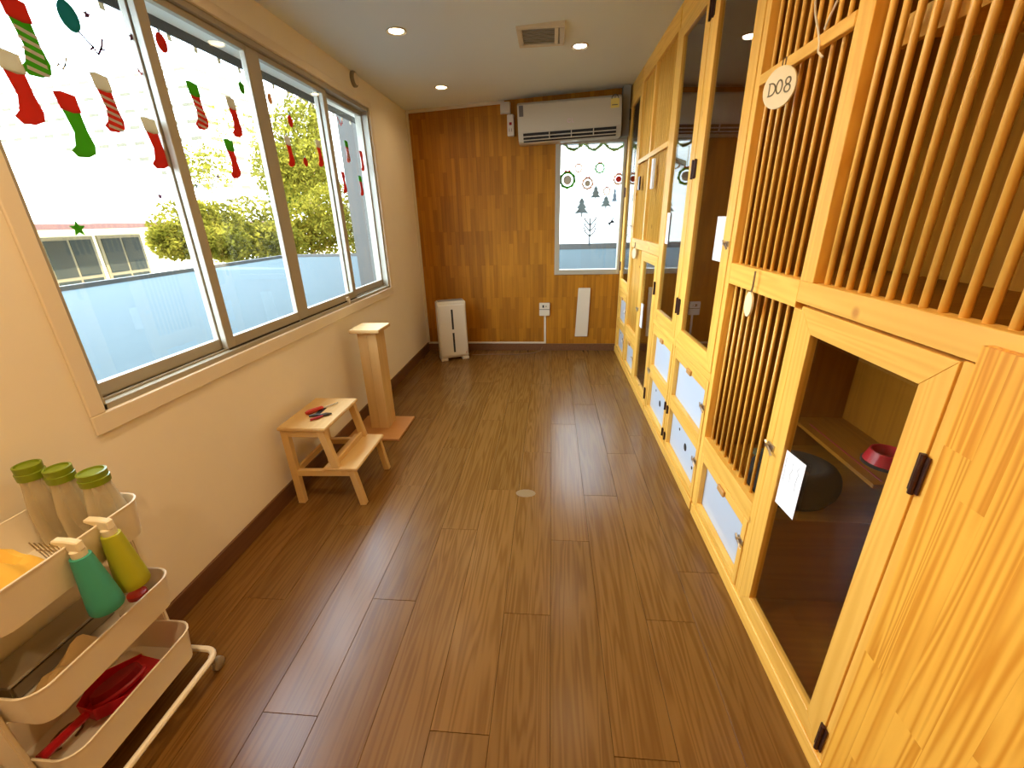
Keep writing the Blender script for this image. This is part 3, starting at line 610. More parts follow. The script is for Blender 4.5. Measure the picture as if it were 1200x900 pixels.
# ================================================================== step stool, post
st = thing('step_stool', 'small birch two-step stool with tools on its top', 'stool', (-1.30, 2.215, 0))
bm = bx(-1.505, -1.225, 1.995, 2.425, .482, .502); obj('top_board', bm, 'birch_y', st, .004, seg=2)
obj('grip_slot', bx(-1.38, -1.35, 2.15, 2.27, .4985, .5025), 'dark_gap', st)
obj('step_board', bx(-1.285, -1.085, 2.0, 2.42, .232, .250), 'birch_y', st, .004, seg=2)
for yy in (2.02, 2.40):
    s = 1
    obj('rear_leg', beam(B(), (-1.475, yy, .482), (-1.463, yy, .0), .034, .042, (1, 0, 0)), 'birch_z', st, .002)
    obj('middle_leg', beam(B(), (-1.262, yy, .482), (-1.205, yy, .205), .034, .042, (1, 0, 0)), 'birch_z', st, .002)
    obj('front_leg', beam(B(), (-1.125, yy, .232), (-1.085, yy, .0), .032, .038, (1, 0, 0)), 'birch_z', st, .002)
    obj('side_rail', beam(B(), (-1.455, yy, .205), (-1.13, yy, .215), .028, .038, (0, 0, 1)), 'birch_x', st, .002)
    obj('top_rail', beam(B(), (-1.46, yy, .462), (-1.27, yy, .462), .028, .04, (0, 0, 1)), 'birch_x', st, .002)
obj('cross_rail', bx(-1.475, -1.455, 2.037, 2.383, .19, .228), 'birch_y', st, .002); obj('cross_rail', bx(-1.228, -1.212, 2.037, 2.383, .25, .285), 'birch_y', st, .002)
sd = thing('screwdriver', 'red handled screwdriver lying on the step stool', 'screwdriver', (-1.385, 2.22, .502), math.radians(60))
obj('handle', tube(B(), [(-.07, 0, .014), (-.05, 0, .015), (.0, 0, .014), (.03, 0, .012), (.04, 0, .010)], [.010, .015, .013, .013, .007], 8), 'screwdriver_red', sd, local=True, smooth=True)
obj('shaft', tube(B(), [(.035, 0, .010), (.14, 0, .006)], .0035, 6), 'steel', sd, local=True)
pl = thing('pliers', 'dark gripped pliers lying beside the screwdriver', 'pliers', (-1.315, 2.15, .502), math.radians(35))
for s in (-1, 1): obj('grip', tube(B(), [(-.07, s*.028, .009), (-.03, s*.022, .009), (.0, s*.006, .009)], [.007, .009, .006], 6), 'red_dark' if s < 0 else 'dark_plastic', pl, local=True, smooth=True)
obj('jaws', tube(B(), [(-.005, 0, .009), (.02, 0, .009), (.05, 0, .008)], [.010, .012, .004], 6), 'dark_plastic', pl, local=True)

po = thing('scratching_post', 'square wooden cat scratching post with cap on a flat board', 'scratching post', (-1.34, 2.98, 0))
obj('base_board', bx(-1.538, -1.13, 2.775, 3.175, 0, .02), 'mdf_base', po, .003)
for k in range(2):
    a = -1.412+.072*k; obj('column_board', bx(a+.0005, a+.0715, 2.945, 3.105, .02, .80), 'birch_z', po, .0015)
obj('cap', bx(-1.455, -1.228, 2.905, 3.145, .80, .826), 'birch_x', po, .004, seg=2)

# ================================================================== trolley and what it holds
CX0, CX1, CY0, CY1 = -1.53, -1.245, .585, 1.005
tr = thing('utility_cart', 'white three-tier metal utility cart on castors by the window wall', 'cart', ((CX0+CX1)/2, (CY0+CY1)/2, 0))
def rr(x0, x1, y0, y1, r, n=5):
    pts = []
    for cx, cy, a0 in ((x1-r, y1-r, 0), (x0+r, y1-r, 90), (x0+r, y0+r, 180), (x1-r, y0+r, 270)):
        for k in range(n+1): a = math.radians(a0+90*k/n); pts.append((cx+r*math.cos(a), cy+r*math.sin(a)))
    return pts
def tray(zb, zt):
    bm = B(); o = rr(CX0, CX1, CY0, CY1, .05); oi = rr(CX0+.012, CX1-.012, CY0+.012, CY1-.012, .042); i_ = rr(CX0+.003, CX1-.003, CY0+.003, CY1-.003, .048); ib = rr(CX0+.015, CX1-.015, CY0+.015, CY1-.015, .04)
    R = [[bm.verts.new((x, y, z)) for x, y in P] for P, z in ((oi, zb), (o, zt), (i_, zt), (ib, zb+.003))]
    n = len(o)
    for a, b in zip(R, R[1:]):
        for k in range(n): bm.faces.new((a[k], a[(k+1) % n], b[(k+1) % n], b[k]))
    bm.faces.new(R[0][::-1]); bm.faces.new(R[3]); p = obj('tray', bm, 'cart_white', tr, smooth=True)
    obj('rolled_rim', tube(B(), [(x, y, zt) for x, y in o], .0035, 6, closed=True), 'cart_white', p, smooth=True)
T = [(.668, .785), (.375, .487), (.125, .245)]
for zb, zt in T: tray(zb, zt)
for yy, s in ((CY0, -1), (CY1, 1)):
    obj('side_post', bx(-1.425, -1.355, yy+s*.001, yy+s*.016, .075, .77), 'cart_white', tr, .004, seg=2)
    for z in (.21, .44, .73):
        obj('bolt', lathe(B(), [(.006, 0), (.006, .004)] if s > 0 else [(.006, -.004), (.006, 0)], (-1.39, yy+s*.016, z), 8, 'y'), 'steel', tr)
bp = [(x, y, .085) for x, y in rr(CX0-.002, CX1+.03, CY0-.02, CY1+.02, .045)]
obj('base_tube', tube(B(), bp, .0105, 8, closed=True), 'cart_white', tr, smooth=True)
for x in (CX0+.03, CX1+.012):
    for y in (CY0+.0, CY1+.0):
        c = obj('castor', tube(B(), [(x, y, .078), (x, y, .045), (x+.006, y+.012, .028)], [.009, .008, .006], 6), 'steel', tr)
        obj('wheel', lathe(B(), [(.018, -.011), (.024, -.008), (.024, .008), (.018, .011)], (x+.004, y+.012, .0245), 14, 'x'), 'grey_plastic', c, smooth=True)
def milk_bottle(x, y, z, r, h, label):
    t = thing('clear_bottle', label, 'bottle', (x, y, z), 0)
    obj('body', lathe(B(), [(r*.92, 0), (r, .008), (r, h*.45), (r*.86, h*.62), (r*.72, h*.78), (r*.70, h*.88), (r*.67, h*.88), (r*.69, h*.77), (r*.83, h*.6), (r*.96, h*.44), (r*.96, .012), (.001, .010)], (x, y, z), 24), 'clear_plastic', t, smooth=True)
    obj('lid', lathe(B(), [(r*.80, h*.84), (r*.82, h*.92), (r*.76, h*.925), (r*.78, h*1.0), (r*.66, h*1.005), (r*.62, h*.985), (.001, h*.985)], (x, y, z), 26), 'lime_lid', t, smooth=True)
zb = T[0][0]+.004
milk_bottle(-1.474, .925, zb, .040, .262, 'clear bottle with lime lid, nearest the wall of the three')
milk_bottle(-1.393, .932, zb, .040, .250, 'clear bottle with lime lid, middle of the three')
milk_bottle(-1.307, .945, zb, .044, .232, 'clear bottle with lime lid, nearest the room of the three')
def lumpy(name, x0, x1, y0, y1, z, h, mat, seed, label, cat, n=14):
    r = random.Random(seed); bm = B(); G = []
    ph = [r.uniform(0, 6) for _ in range(6)]
    for i in range(n+1):
        row = []
        for j in range(n+1):
            u, v = i/n, j/n; e = min(1, 5*min(u, 1-u))*min(1, 5*min(v, 1-v))
            zz = h*(.55+.25*math.sin(7*u+4*v+ph[0])+.2*math.sin(11*v-6*u+ph[1])+.12*math.sin(19*u+ph[2]))*e**.6
            row.append(bm.verts.new((x0+(x1-x0)*u, y0+(y1-y0)*v, z+max(.001, zz))))
        G.append(row)
    for i in range(n):
        for j in range(n): bm.faces.new((G[i][j], G[i+1][j], G[i+1][j+1], G[i][j+1]))
    per = [G[i][0] for i in range(n+1)]+[G[n][j] for j in range(1, n+1)]+[G[i][n] for i in range(n-1, -1, -1)]+[G[0][j] for j in range(n-1, 0, -1)]
    lo = [bm.verts.new((v.co.x, v.co.y, z)) for v in per]
    for k in range(len(per)): bm.faces.new((per[k], lo[k], lo[(k+1) % len(per)], per[(k+1) % len(per)]))
    bm.faces.new(lo)
    return tag(obj(name, bm, mat, None, smooth=True), label, cat)
lumpy('folded_cloth', -1.49, -1.275, .61, .81, zb, .115, 'yellow_cloth', 4, 'yellow cloth heaped in the top tray of the cart', 'cloth')
tag(obj('orange_block', bx(-1.515, -1.47, .66, .70, zb, zb+.095), 'label_yellow', None, .006), 'small orange packet standing at the wall side of the top tray', 'packet')
ck = thing('wire_rack', 'small wire comb rack leaning in the top tray', 'rack', (-1.37, .835, zb))
for k in range(9): obj('wire', tube(B(), [(-1.43+.015*k, .845, zb), (-1.43+.015*k, .825, zb+.075)], .0018, 5), 'steel', ck)
obj('spine', tube(B(), [(-1.435, .835, zb+.04), (-1.305, .835, zb+.04)], .0022, 5), 'steel', ck)
def spray(y, mat, label, lean):
    x = CX1+.026; t = thing('spray_bottle', label, 'spray bottle', (x, y, .60), 0)
    t.rotation_euler = (0, lean, 0)
    obj('body', lathe(B(), [(.036, -.030), (.039, -.024), (.038, .0), (.025, .130), (.0225, .15), (.014, .152)], (0, 0, 0), 24), mat, t, local=True, smooth=True)
    hd = obj('collar', lathe(B(), [(.016, .150), (.017, .153), (.017, .170), (.012, .173)], (0, 0, 0), 18), 'trigger_cream', t, local=True, smooth=True)
    bm = B(); prism(bm, [(.018, .170), (.018, .198), (-.015, .204), (-.052, .206), (-.056, .196), (-.030, .186), (-.014, .170)], lambda u, v, s: Vector((u, s, v)), -.010, .010)
    obj('spray_head', bm, 'trigger_cream', t, .003, local=True)
    bm = B(); prism(bm, [(-.014, .186), (-.026, .188), (-.034, .160), (-.040, .146), (-.034, .146), (-.022, .164)], lambda u, v, s: Vector((u, s, v)), -.006, .006)
    obj('trigger', bm, 'trigger_cream', t, .002, local=True)
    return t
spray(.785, 'teal_body', 'teal spray bottle hooked on the rim of the top tray', -.05)
spray(.868, 'lime_body', 'olive green spray bottle hooked on the rim of the top tray', -.05)
zb = T[1][0]+.004
cbx = thing('plastic_box', 'greyish clear plastic box with lid in the middle tray', 'box', (-1.455, .78, zb))
obj('box_body', bx(-1.505, -1.405, .64, .92, zb, zb+.050), 'grey_plastic', cbx, .006, seg=2); obj('box_lid', bx(-1.511, -1.399, .634, .926, zb+.0505, zb+.060), 'grey_plastic', cbx, .004)
lumpy('rag', -1.390, -1.266, .625, .83, zb, .075, 'beige_cloth', 9, 'beige crumpled rag in the middle tray', 'cloth')
t = thing('small_bottle', 'small bottle with blue cap lying in the middle tray', 'bottle', (-1.40, .61, zb+.02))
t.location = (-1.46, .615, zb); obj('body', lathe(B(), [(.012, 0), (.014, .004), (.014, .06), (.007, .07)], (0, 0, 0), 12), 'clear_plastic', t, local=True, smooth=True); obj('cap', lathe(B(), [(.012, .066), (.012, .092), (.008, .095)], (0, 0, 0), 12), 'blue_cap', t, local=True, smooth=True)
for (x, y, lb) in ((-1.335, .945, 'white jar with red band behind the olive spray bottle'), (-1.30, .885, 'white round pot beside the olive spray bottle')):
    t = thing('small_jar', lb, 'jar', (x, y, zb)); obj('body', lathe(B(), [(.024, 0), (.026, .004), (.026, .045), (.02, .05)], (x, y, zb), 18), 'trigger_cream', t, smooth=True)
    obj('lid', lathe(B(), [(.0265, .05), (.0265, .064), (.02, .067)], (x, y, zb), 18), 'white_plastic' if y < .9 else 'screwdriver_red', t, smooth=True)
zb = T[2][0]+.004
dpn = thing('dustpan', 'red plastic dustpan in the bottom tray', 'dustpan', (-1.375, .80, zb), math.radians(-8))
bm = B()
def pan(u, v, h): return Vector((u, v, h))
P0 = [(-.075, .14), (.075, .14), (.095, .02), (.03, -.07), (-.03, -.07), (-.095, .02)]
prism(bm, P0, lambda u, v, s: Vector((u, v, s+.03*max(0, (.14-v)/.21))), .006, .010)
for a, b in ((P0[1], P0[2]), (P0[2], P0[3]), (P0[3], P0[4]), (P0[4], P0[5]), (P0[5], P0[0])):
    q = lambda p: .006+.03*max(0, (.14-p[1])/.21)
    ha, hb = (.012 if p in (P0[0], P0[1]) else .045 for p in (a, b))
    hexa(bm, [(a[0], a[1], q(a)), (b[0], b[1], q(b)), (b[0]*.97, b[1]*.97, q(b)), (a[0]*.97, a[1]*.97, q(a)), (a[0]*1.03, a[1], q(a)+ha), (b[0]*1.03, b[1], q(b)+hb), (b[0], b[1]*.97, q(b)+hb), (a[0], a[1]*.97, q(a)+ha)])
obj('pan', bm, 'red_plastic', dpn, local=True)
obj('handle', tube(B(), [(0, -.06, .055), (.004, -.11, .06), (.010, -.19, .062)], [.013, .012, .015], 8), 'red_plastic', dpn, local=True, smooth=True)
br = thing('hand_brush', 'red hand brush lying upside down in the dustpan', 'brush', (-1.375, .82, zb+.034), math.radians(-20))
obj('brush_back', lathe(B(), [(.001, 0), (.05, .004), (.052, .016), (.04, .024), (.001, .026)], (0, 0, 0), 18, sq=(.62, 1.5)), 'red_plastic', br, local=True, smooth=True)
obj('bristles', lathe(B(), [(.046, .022), (.042, .046), (.001, .048)], (0, 0, 0), 18, sq=(.58, 1.5)), 'red_dark', br, local=True)
t = thing('scrub_brush', 'dark scrub brush lying beside the dustpan', 'brush', (-1.30, .70, zb))
obj('block', bx(-1.32, -1.275, .66, .75, zb+.018, zb+.032), 'dark_plastic', t, .004); obj('bristles', bx(-1.317, -1.278, .664, .746, zb, zb+.018), 'hinge_brown', t)
bm = B(); tube(bm, [(-1.44+.03*math.cos(a), .70+.045*math.sin(a), zb+.004) for a in [k*.5 for k in range(12)]], .003, 6); tag(obj('cable_tie', bm, 'string_brown', None), 'curled brown cord in the bottom tray', 'cord')

# ================================================================== stickers on the windows
def stocking(px, py, h, pane_x, cuff, body, stripe, label, grp=None):
    p = on(px, py, 0, pane_x); t = thing('stocking_sticker', label, 'sticker', (pane_x+.001, p.y, p.z-h/2), 0, 'christmas stickers on the long window')
    f = lambda u, v, s: Vector((s, u*h, v*h))
    cu = [(-.20, 1.0), (-.06, 1.03), (.18, 1.0), (.20, .74), (.05, .71), (-.16, .74)]
    bo = [(-.14, .75), (.17, .75), (.20, .45), (.26, .22), (.22, .08), (.06, .0), (-.14, -.01), (-.22, .08), (-.12, .18), (-.06, .40)]
    obj('cuff', prism(B(), cu, f, .0004, .0012), cuff, t, local=True); obj('sock', prism(B(), bo, f, 0, .0006), body, t, local=True)
    if stripe:
        for k in range(5):
            v = .64-.13*k; a = (-.10, v+.02) if k < 4 else (-.12, .13); c = (.19, v-.05)
            obj('stripe', prism(B(), [(a[0], a[1]), (c[0], c[1]), (c[0], c[1]-.055), (a[0]-.01, a[1]-.055)], f, .0006, .0011), stripe, t, local=True)
    return t
gx = [XL+s[2]-.011 for s in sash]
stocking(29, 45, .20, gx[0], 'film_red', 'film_green', 'film_white', 'green and white striped stocking sticker with red cuff, first pane')
stocking(22, 104, .19, gx[0], 'film_cream', 'film_red', None, 'red dotted stocking sticker with cream cuff, leftmost on the first pane')
stocking(88, 148, .19, gx[0], 'film_red', 'film_green', None, 'plain green stocking sticker with red cuff, first pane')
stocking(126, 122, .18, gx[0], 'film_cream', 'film_red', 'film_white', 'red stocking sticker with cream cuff and striped toe, first pane')
stocking(181, 169, .18, gx[0], 'film_cream', 'film_red', None, 'red stocking sticker with cream cuff beside the first window bar')
stocking(231, 125, .18, gx[1], 'film_green', 'film_red', 'film_white', 'red and white striped stocking sticker with green cuff, second pane')
stocking(274, 138, .17, gx[1], 'film_cream', 'film_red', None, 'red stocking sticker with grey cuff, second pane')
stocking(272, 187, .17, gx[1], 'film_green', 'film_red', None, 'red stocking sticker with green cuff, second pane')
stocking(339, 178, .16, gx[2], 'film_cream', 'film_red', None, 'red stocking sticker with pale cuff, left of the third pane')
stocking(374, 180, .16, gx[2], 'film_cream', 'film_red', None, 'red stocking sticker with pale cuff, right of the third pane')
stocking(407, 178, .15, gx[3], 'film_green', 'film_red', 'film_white', 'striped stocking sticker with green cuff on the last pane')
stocking(424, 189, .15, gx[3], 'film_red', 'film_red', None, 'red stocking sticker near the far edge of the last pane')
stocking(403, 214, .15, gx[3], 'film_red', 'film_red', None, 'red stocking sticker low on the last pane beside the bar')
stocking(423, 218, .15, gx[3], 'film_green', 'film_red', None, 'red stocking sticker with green cuff low on the last pane')
def bauble(px, py, r, gxx, mat, label, ry=1.25):
    p = on(px, py, 0, gxx); t = thing('bauble_sticker', label, 'sticker', (gxx+.001, p.y, p.z), 0, 'christmas stickers on the long window')
    obj('ball', lathe(B(), [(r, 0), (r, .0008)], (0, 0, 0), 18, 'x', sq=(1, ry)), mat, t, local=True); obj('cap', bx(0, .001, -r*.25, r*.25, r*ry, r*ry+.012), 'film_grey', t, local=True)
bauble(80, 19, .036, gx[0], 'film_teal', 'teal oval bauble sticker high on the first pane'); bauble(189, 50, .028, gx[1], 'film_red', 'red bauble sticker high on the second pane')
bauble(283, 103, .022, gx[1], 'film_green', 'dark green bauble sticker beside the second window bar'); bauble(316, 116, .022, gx[2], 'film_brown', 'brown bauble sticker high on the third pane')
bauble(340, 142, .026, gx[2], 'film_red', 'red bauble sticker in the middle of the third pane'); bauble(358, 190, .026, gx[2], 'film_red', 'round red bauble sticker low on the third pane', 1)
def star(px, py, r, gxx, mat, label):
    p = on(px, py, 0, gxx); pts = [((r if k % 2 == 0 else r*.45)*math.sin(PI*k/5), (r if k % 2 == 0 else r*.45)*math.cos(PI*k/5)) for k in range(10)]
    bm = prism(B(), pts, lambda u, v, s: Vector((gxx+.001+s, p.y+u, p.z+v)), 0, .0008)
    tag(obj('star_sticker', bm, mat), label, 'sticker', 'christmas stickers on the long window')
star(91, 268, .028, gx[0], 'film_green', 'green star sticker low on the first pane'); star(187, 230, .016, gx[0], 'film_purple', 'small purple star sticker low on the first pane')
star(101, 17, .017, gx[0], 'film_purple', 'small purple star sticker beside the teal bauble'); star(154, 44, .015, gx[0], 'film_purple', 'tiny purple star sticker beside the first window bar')
star(230, 218, .014, gx[1], 'film_grey', 'tiny grey star sticker low on the second pane'); star(255, 207, .012, gx[1], 'film_purple', 'tiny purple star sticker under the second pane stockings')
for (px, py, s, m_, lb) in ((112, 54, .05, 'film_purple', 'purple twig sticker at the top of the first pane'), (71, 74, .035, 'film_cream', 'pale twig sticker under the teal bauble'), (164, 82, .03, 'film_red', 'small red twig sticker beside the first window bar'), (399, 143, .05, 'film_red', 'red scribbled sticker at the top of the last pane')):
    g_ = gx[3] if px > 380 else gx[0]; p = on(px, py, 0, g_); bm = B(); f = lambda u, v, t: Vector((g_+.001+t, p.y+u, p.z+v))
    ribbon(bm, [(-s, s*.5), (-s*.3, -s*.1), (0, -s*.5), (s*.4, 0), (s*.7, s*.6)], s*.14, f, 0, .0008); ribbon(bm, [(-s*.2, -s*.1), (-s*.5, -s*.35)], s*.12, f, 0, .0008); ribbon(bm, [(s*.3, -s*.1), (s*.7, -s*.05)], s*.12, f, 0, .0008)
    tag(obj('twig_sticker', bm, m_), lb, 'sticker', 'christmas stickers on the long window')
# back window
YG = YB+.029
def fb(px, py): p = on(px, py, 1, YG); return p.x, p.z
def wreath(px, py, r, mats, label, top, fill=None, bow='film_red'):
    x, z = fb(px, py); t = thing('wreath_sticker', label, 'sticker', (x, YG, z), 0, 'winter stickers on the back window'); n = 18
    bm = B(); ring = []
    for k in range(n):
        a0, a1 = 2*PI*k/n, 2*PI*(k+1)/n; ro = r*(1.0+.08*(k % 2))
        prism(bm, [(ro*math.cos(a0), ro*math.sin(a0)), (ro*math.cos(a1), ro*math.sin(a1)), (r*.74*math.cos(a1), r*.74*math.sin(a1)), (r*.74*math.cos(a0), r*.74*math.sin(a0))], lambda u, v, s: Vector((u, -s, v)), 0, .0008)
    obj('ring', bm, mats, t, local=True)
    if fill: obj('centre', prism(B(), [(r*.55*math.cos(2*PI*k/16), r*.55*math.sin(2*PI*k/16)) for k in range(16)], lambda u, v, s: Vector((u, -s, v)), 0, .0006), fill, t, local=True)
    obj('bow', prism(B(), [(-r*.4, r*1.25), (0, r*1.02), (r*.4, r*1.25), (r*.3, r*.85), (0, r*.98), (-r*.3, r*.85)], lambda u, v, s: Vector((u, -s, v)), .0008, .0014), bow, t, local=True)
    _, zt = fb(px, top); obj('thread', bx(-.003, .003, -.0008, 0, r*1.1, zt-z), 'film_dark', t, local=True)
wreath(665, 211, .085, 'film_green', 'large green wreath sticker, lowest on the left of the back window', 176, 'film_cream')
wreath(678, 197, .042, 'film_brown', 'small brown wreath sticker beside the large green one', 174)
wreath(688.5, 215, .060, 'film_brown', 'brown wreath sticker with pale centre in the middle of the back window', 175, 'film_cream')
wreath(703, 197, .052, 'film_green', 'green wreath sticker with red bow, upper middle of the back window', 176)
wreath(711, 224, .040, 'film_brown', 'small brown wreath sticker above a tree sticker', 176)
wreath(725, 210, .055, 'film_brown', 'brown wreath sticker with rusty centre by the cabinet edge', 176, 'film_red')
def tree_sticker(px, pt, pb, wpx, label, m='film_grey'):
    x, zt = fb(px, pt); _, zb_ = fb(px, pb); h = zt-zb_; w = wpx/97/2*1.35
    pts = [(0, h), (w*.45, h*.72), (w*.25, h*.70), (w*.75, h*.45), (w*.4, h*.44), (w, h*.17), (w*.12, h*.20), (w*.12, 0), (-w*.12, 0), (-w*.12, h*.20), (-w, h*.17), (-w*.4, h*.44), (-w*.75, h*.45), (-w*.25, h*.70), (-w*.45, h*.72)]
    tag(obj('tree_sticker', prism(B(), pts, lambda u, v, s: Vector((x+u, YG-s, zb_+v)), 0, .0008), m), label, 'sticker', 'winter stickers on the back window')
tree_sticker(682, 231, 254.5, 12, 'largest grey fir tree sticker on the back window'); tree_sticker(698.5, 217, 235, 9, 'grey fir tree sticker right of the middle wreath'); tree_sticker(710.5, 229, 245, 10, 'grey fir tree sticker under the small brown wreath'); tree_sticker(721, 219, 240, 5, 'pale thin tree sticker near the cabinet edge', 'film_paleblue')
x, z = fb(690.5, 287); bm = B(); f = lambda u, v, s: Vector((x+u, YG-s, z+v)); ribbon(bm, [(0, 0), (0, .28)], .016, f, 0, .0008)
for s in (-1, 1):
    for k in range(3): ribbon(bm, [(0, .09+.06*k), (s*.05, .14+.06*k), (s*.065, .19+.05*k)], .015, f, 0, .0008)
tag(obj('twig_sticker', bm, 'film_dark'), 'bare branching tree sticker low on the back window', 'sticker', 'winter stickers on the back window')
x, z = fb(716.5, 262); bm = B(); rr_ = random.Random(2)
for k in range(9): ribbon(bm, [(rr_.uniform(-.03, .03), rr_.uniform(-.01, .03)), (rr_.uniform(-.04, .04), rr_.uniform(.0, .06))], .012, lambda u, v, s: Vector((x+u, YG-s, z+v)), 0, .0008)
ribbon(bm, [(-.02, 0), (-.025, -.05)], .008, lambda u, v, s: Vector((x+u, YG-s, z+v)), 0, .0008); ribbon(bm, [(.02, 0), (.02, -.05)], .008, lambda u, v, s: Vector((x+u, YG-s, z+v)), 0, .0008)
tag(obj('bush_sticker', bm, 'film_dark'), 'small grey scribbled sticker above the lettering', 'sticker', 'winter stickers on the back window')
x, z = fb(713, 281); bm = B(); f = lambda u, v, s: Vector((x+u, YG-s, z+v+.1*u)); w = .034
for k, g in enumerate('HAPP'):
    o = k*.038; sg = {'H': [[(0, 0), (0, .045)], [(.022, 0), (.022, .045)], [(0, .022), (.022, .022)]], 'A': [[(0, 0), (.011, .045), (.022, 0)], [(.005, .016), (.017, .016)]], 'P': [[(0, 0), (0, .045), (.02, .042), (.02, .024), (0, .022)]]}[g]
    for q in sg: ribbon(bm, [(o+a, b) for a, b in q], .005, f, 0, .0008)
tag(obj('lettering_sticker', bm, 'film_dark'), 'pale HAPPY lettering sticker, last letter hidden by the cabinet', 'sticker')
for i, (a, b, lb) in enumerate(((661, 683, 'leftmost leafy garland swag sticker along the top of the back window'), (686, 706, 'middle leafy garland swag sticker along the top of the back window'), (709, 733, 'leafy garland swag sticker next to the cabinets'))):
    xa, za = fb(a, 169); xb, zb2 = fb(b, 168); bm = B(); rg = random.Random(i)
    for k in range(46):
        s = k/45; x = xa+(xb-xa)*s; z = za+(zb2-za)*s-.055*math.sin(PI*s); ang = rg.uniform(0, 2*PI); L = rg.uniform(.014, .03)
        d = (math.cos(ang)*L, math.sin(ang)*L); nrm = (-d[1]*.4, d[0]*.4)
        prism(bm, [(x-d[0], z-d[1]), (x+nrm[0], z+nrm[1]), (x+d[0], z+d[1]), (x-nrm[0], z-nrm[1])], lambda u, v, t: Vector((u, YG-t, v)), .0002*(k % 4), .0002*(k % 4)+.0006)
    tag(obj('garland_sticker', bm, 'film_palegreen'), lb, 'sticker', 'winter stickers on the back window')

# ================================================================== outside
ro = struct('roof_terrace', bx(-6.4, XL-.13, -6, 10.3, .55, .80), 'roof_paint', 'flat pale roof terrace outside the long window'); ro['category'] = 'roof'
bm = bx(-6.48, -6.4, -6, 10.38, .5, .86); box(bm, -6.4, XL-.13, 10.3, 10.38, .5, .86)
o = struct('roof_parapet', bm, 'outside_white', 'low white parapet edging the pale roof terrace'); o['category'] = 'parapet'
ro2 = struct('back_terrace', bx(XL-.12, 6, YB+.13, 11.2, .55, .80), 'roof_paint', 'flat pale roof outside the back window'); ro2['category'] = 'roof'
o = struct('back_parapet', bx(-1.6, 6, 11.2, 11.3, .5, .93), 'outside_white', 'white parapet seen through the back window'); o['category'] = 'parapet'
o = struct('fin_wall', bx(-2.36, XL-.125, 5.25, 5.42, .80, 3.1), 'outside_white', 'white wall stub outside the last pane of the long window'); o['category'] = 'wall'
o = struct('upper_storey', bx(XL-.12, 8, -8, YB+.12, 2.96, 9.5), 'outside_white', 'unseen upper floors added above the room to shade the roof terrace'); o['category'] = 'building'  # unseen upper floors, added and sized to shade the terrace
o = struct('side_wing', bx(2.6, 8, YB+.14, 20, .8, 14), 'outside_white', 'unseen block added beside the back roof to keep the sun off it'); o['category'] = 'building'  # unseen block, added and raised until its shadow covers the roofs
ev = thing('window_awning', 'grey and white awning edge above the long window outside', 'awning', (-1.9, 2.6, 2.5))
obj('awning_board', bx(-1.86, XL-.121, 1.0, 5.2, 2.475, 2.50), 'tower_white', ev); obj('awning_edge', bx(-1.875, -1.861, 1.0, 5.2, 2.43, 2.505), 'eave_grey', ev)
for k in range(24): obj('fringe_tab', bx(-1.879, -1.8755, 1.05+k*.17, 1.075+k*.17, 2.405, 2.46), 'film_cream', ev)
o = struct('ground', bx(-140, 10, -40, 160, -6.2, -6), 'ground_pale', 'pale ground far below the terrace'); o['category'] = 'ground'
o = struct('back_building', bx(-8, 14, 17, 24, -6, 9), 'tower_white', 'white building far beyond the back window'); o['category'] = 'building'
bm = B(); hexa(bm, [(-3, 16.9, 3.1), (9, 16.9, 7.1), (9, 17, 7.1), (-3, 17, 3.1), (-3, 16.9, 3.25), (9, 16.9, 7.25), (9, 17, 7.25), (-3, 17, 3.25)])
tag(obj('sloping_gutter', bm, 'tower_recess'), 'thin sloping gutter line seen through the back window', 'gutter')
# house with wooden windows
HX = -15.0
hs = thing('timber_house', 'cream house with yellow timber windows beyond the terrace', 'house', (HX-3, 9, -6))
obj('wall', bx(HX-6, HX, 0, 19, -6, 1.62), 'house_cream', hs)
bm = B(); hexa(bm, [(HX+.9, -1, 1.60), (HX+.9, 22, 1.60), (HX-6, 22, 4.6), (HX-6, -1, 4.6), (HX+.9, -1, 1.75), (HX+.9, 22, 1.75), (HX-6, 22, 4.75), (HX-6, -1, 4.75)]); rf = obj('roof', bm, 'house_roof', hs)
obj('gutter', bx(HX+.88, HX+1.0, 9.0, 22, 1.56, 1.72), 'house_gutter', hs)
for k in range(7):
    y0 = 3.2+k*1.75; wv = obj('window', bx(HX-.02, HX+.06, y0, y0+1.6, -.75, 1.35), 'house_wood', hs)
    for i in range(2):
        for j in range(2):
            a = y0+.10+i*.74; c, d = (-.65, .05) if j == 0 else (.15, 1.25)
            obj('pane', bx(HX+.05, HX+.075, a, a+.66, c, d), 'house_glass', wv)
# apartment tower
cn = Vector((0, 0, H)) + ray(232, 120)*88
ang = math.radians(20)
tw = thing('apartment_tower', 'tall white apartment block with rows of balconies far behind', 'building', (cn.x, cn.y, -6))
d1 = ray(-1372, 307); d1.z = 0; d1.normalize(); d2 = Vector((-d1.y, d1.x, 0));
if d2.y < 0: d2 = -d2
cz = Vector((cn.x, cn.y, 0)); dl = -d1 if ray(100, 110).dot(d1) < -9 else d1
top = on(232, 62, 1, cn.y).z
LA, LB = 75, 45
a = cz; b = cz+d1*LA; c_ = cz+d1*LA+d2*LB; e = cz+d2*LB
hexa(bm := B(), [tuple(a+Vector((0, 0, -6))), tuple(b+Vector((0, 0, -6))), tuple(c_+Vector((0, 0, -6))), tuple(e+Vector((0, 0, -6))), (a.x, a.y, top), (b.x, b.y, top), (c_.x, c_.y, top), (e.x, e.y, top)])
obj('facade', bm, 'tower_white', tw)
def unit_box(mat): return mesh_of('window', bx(-.5, .5, -.5, .5, -.5, .5), mat)
wm = unit_box('tower_recess'); bmh = mesh_of('balcony', bx(-.5, .5, -.5, .5, -.5, .5), 'tower_white')
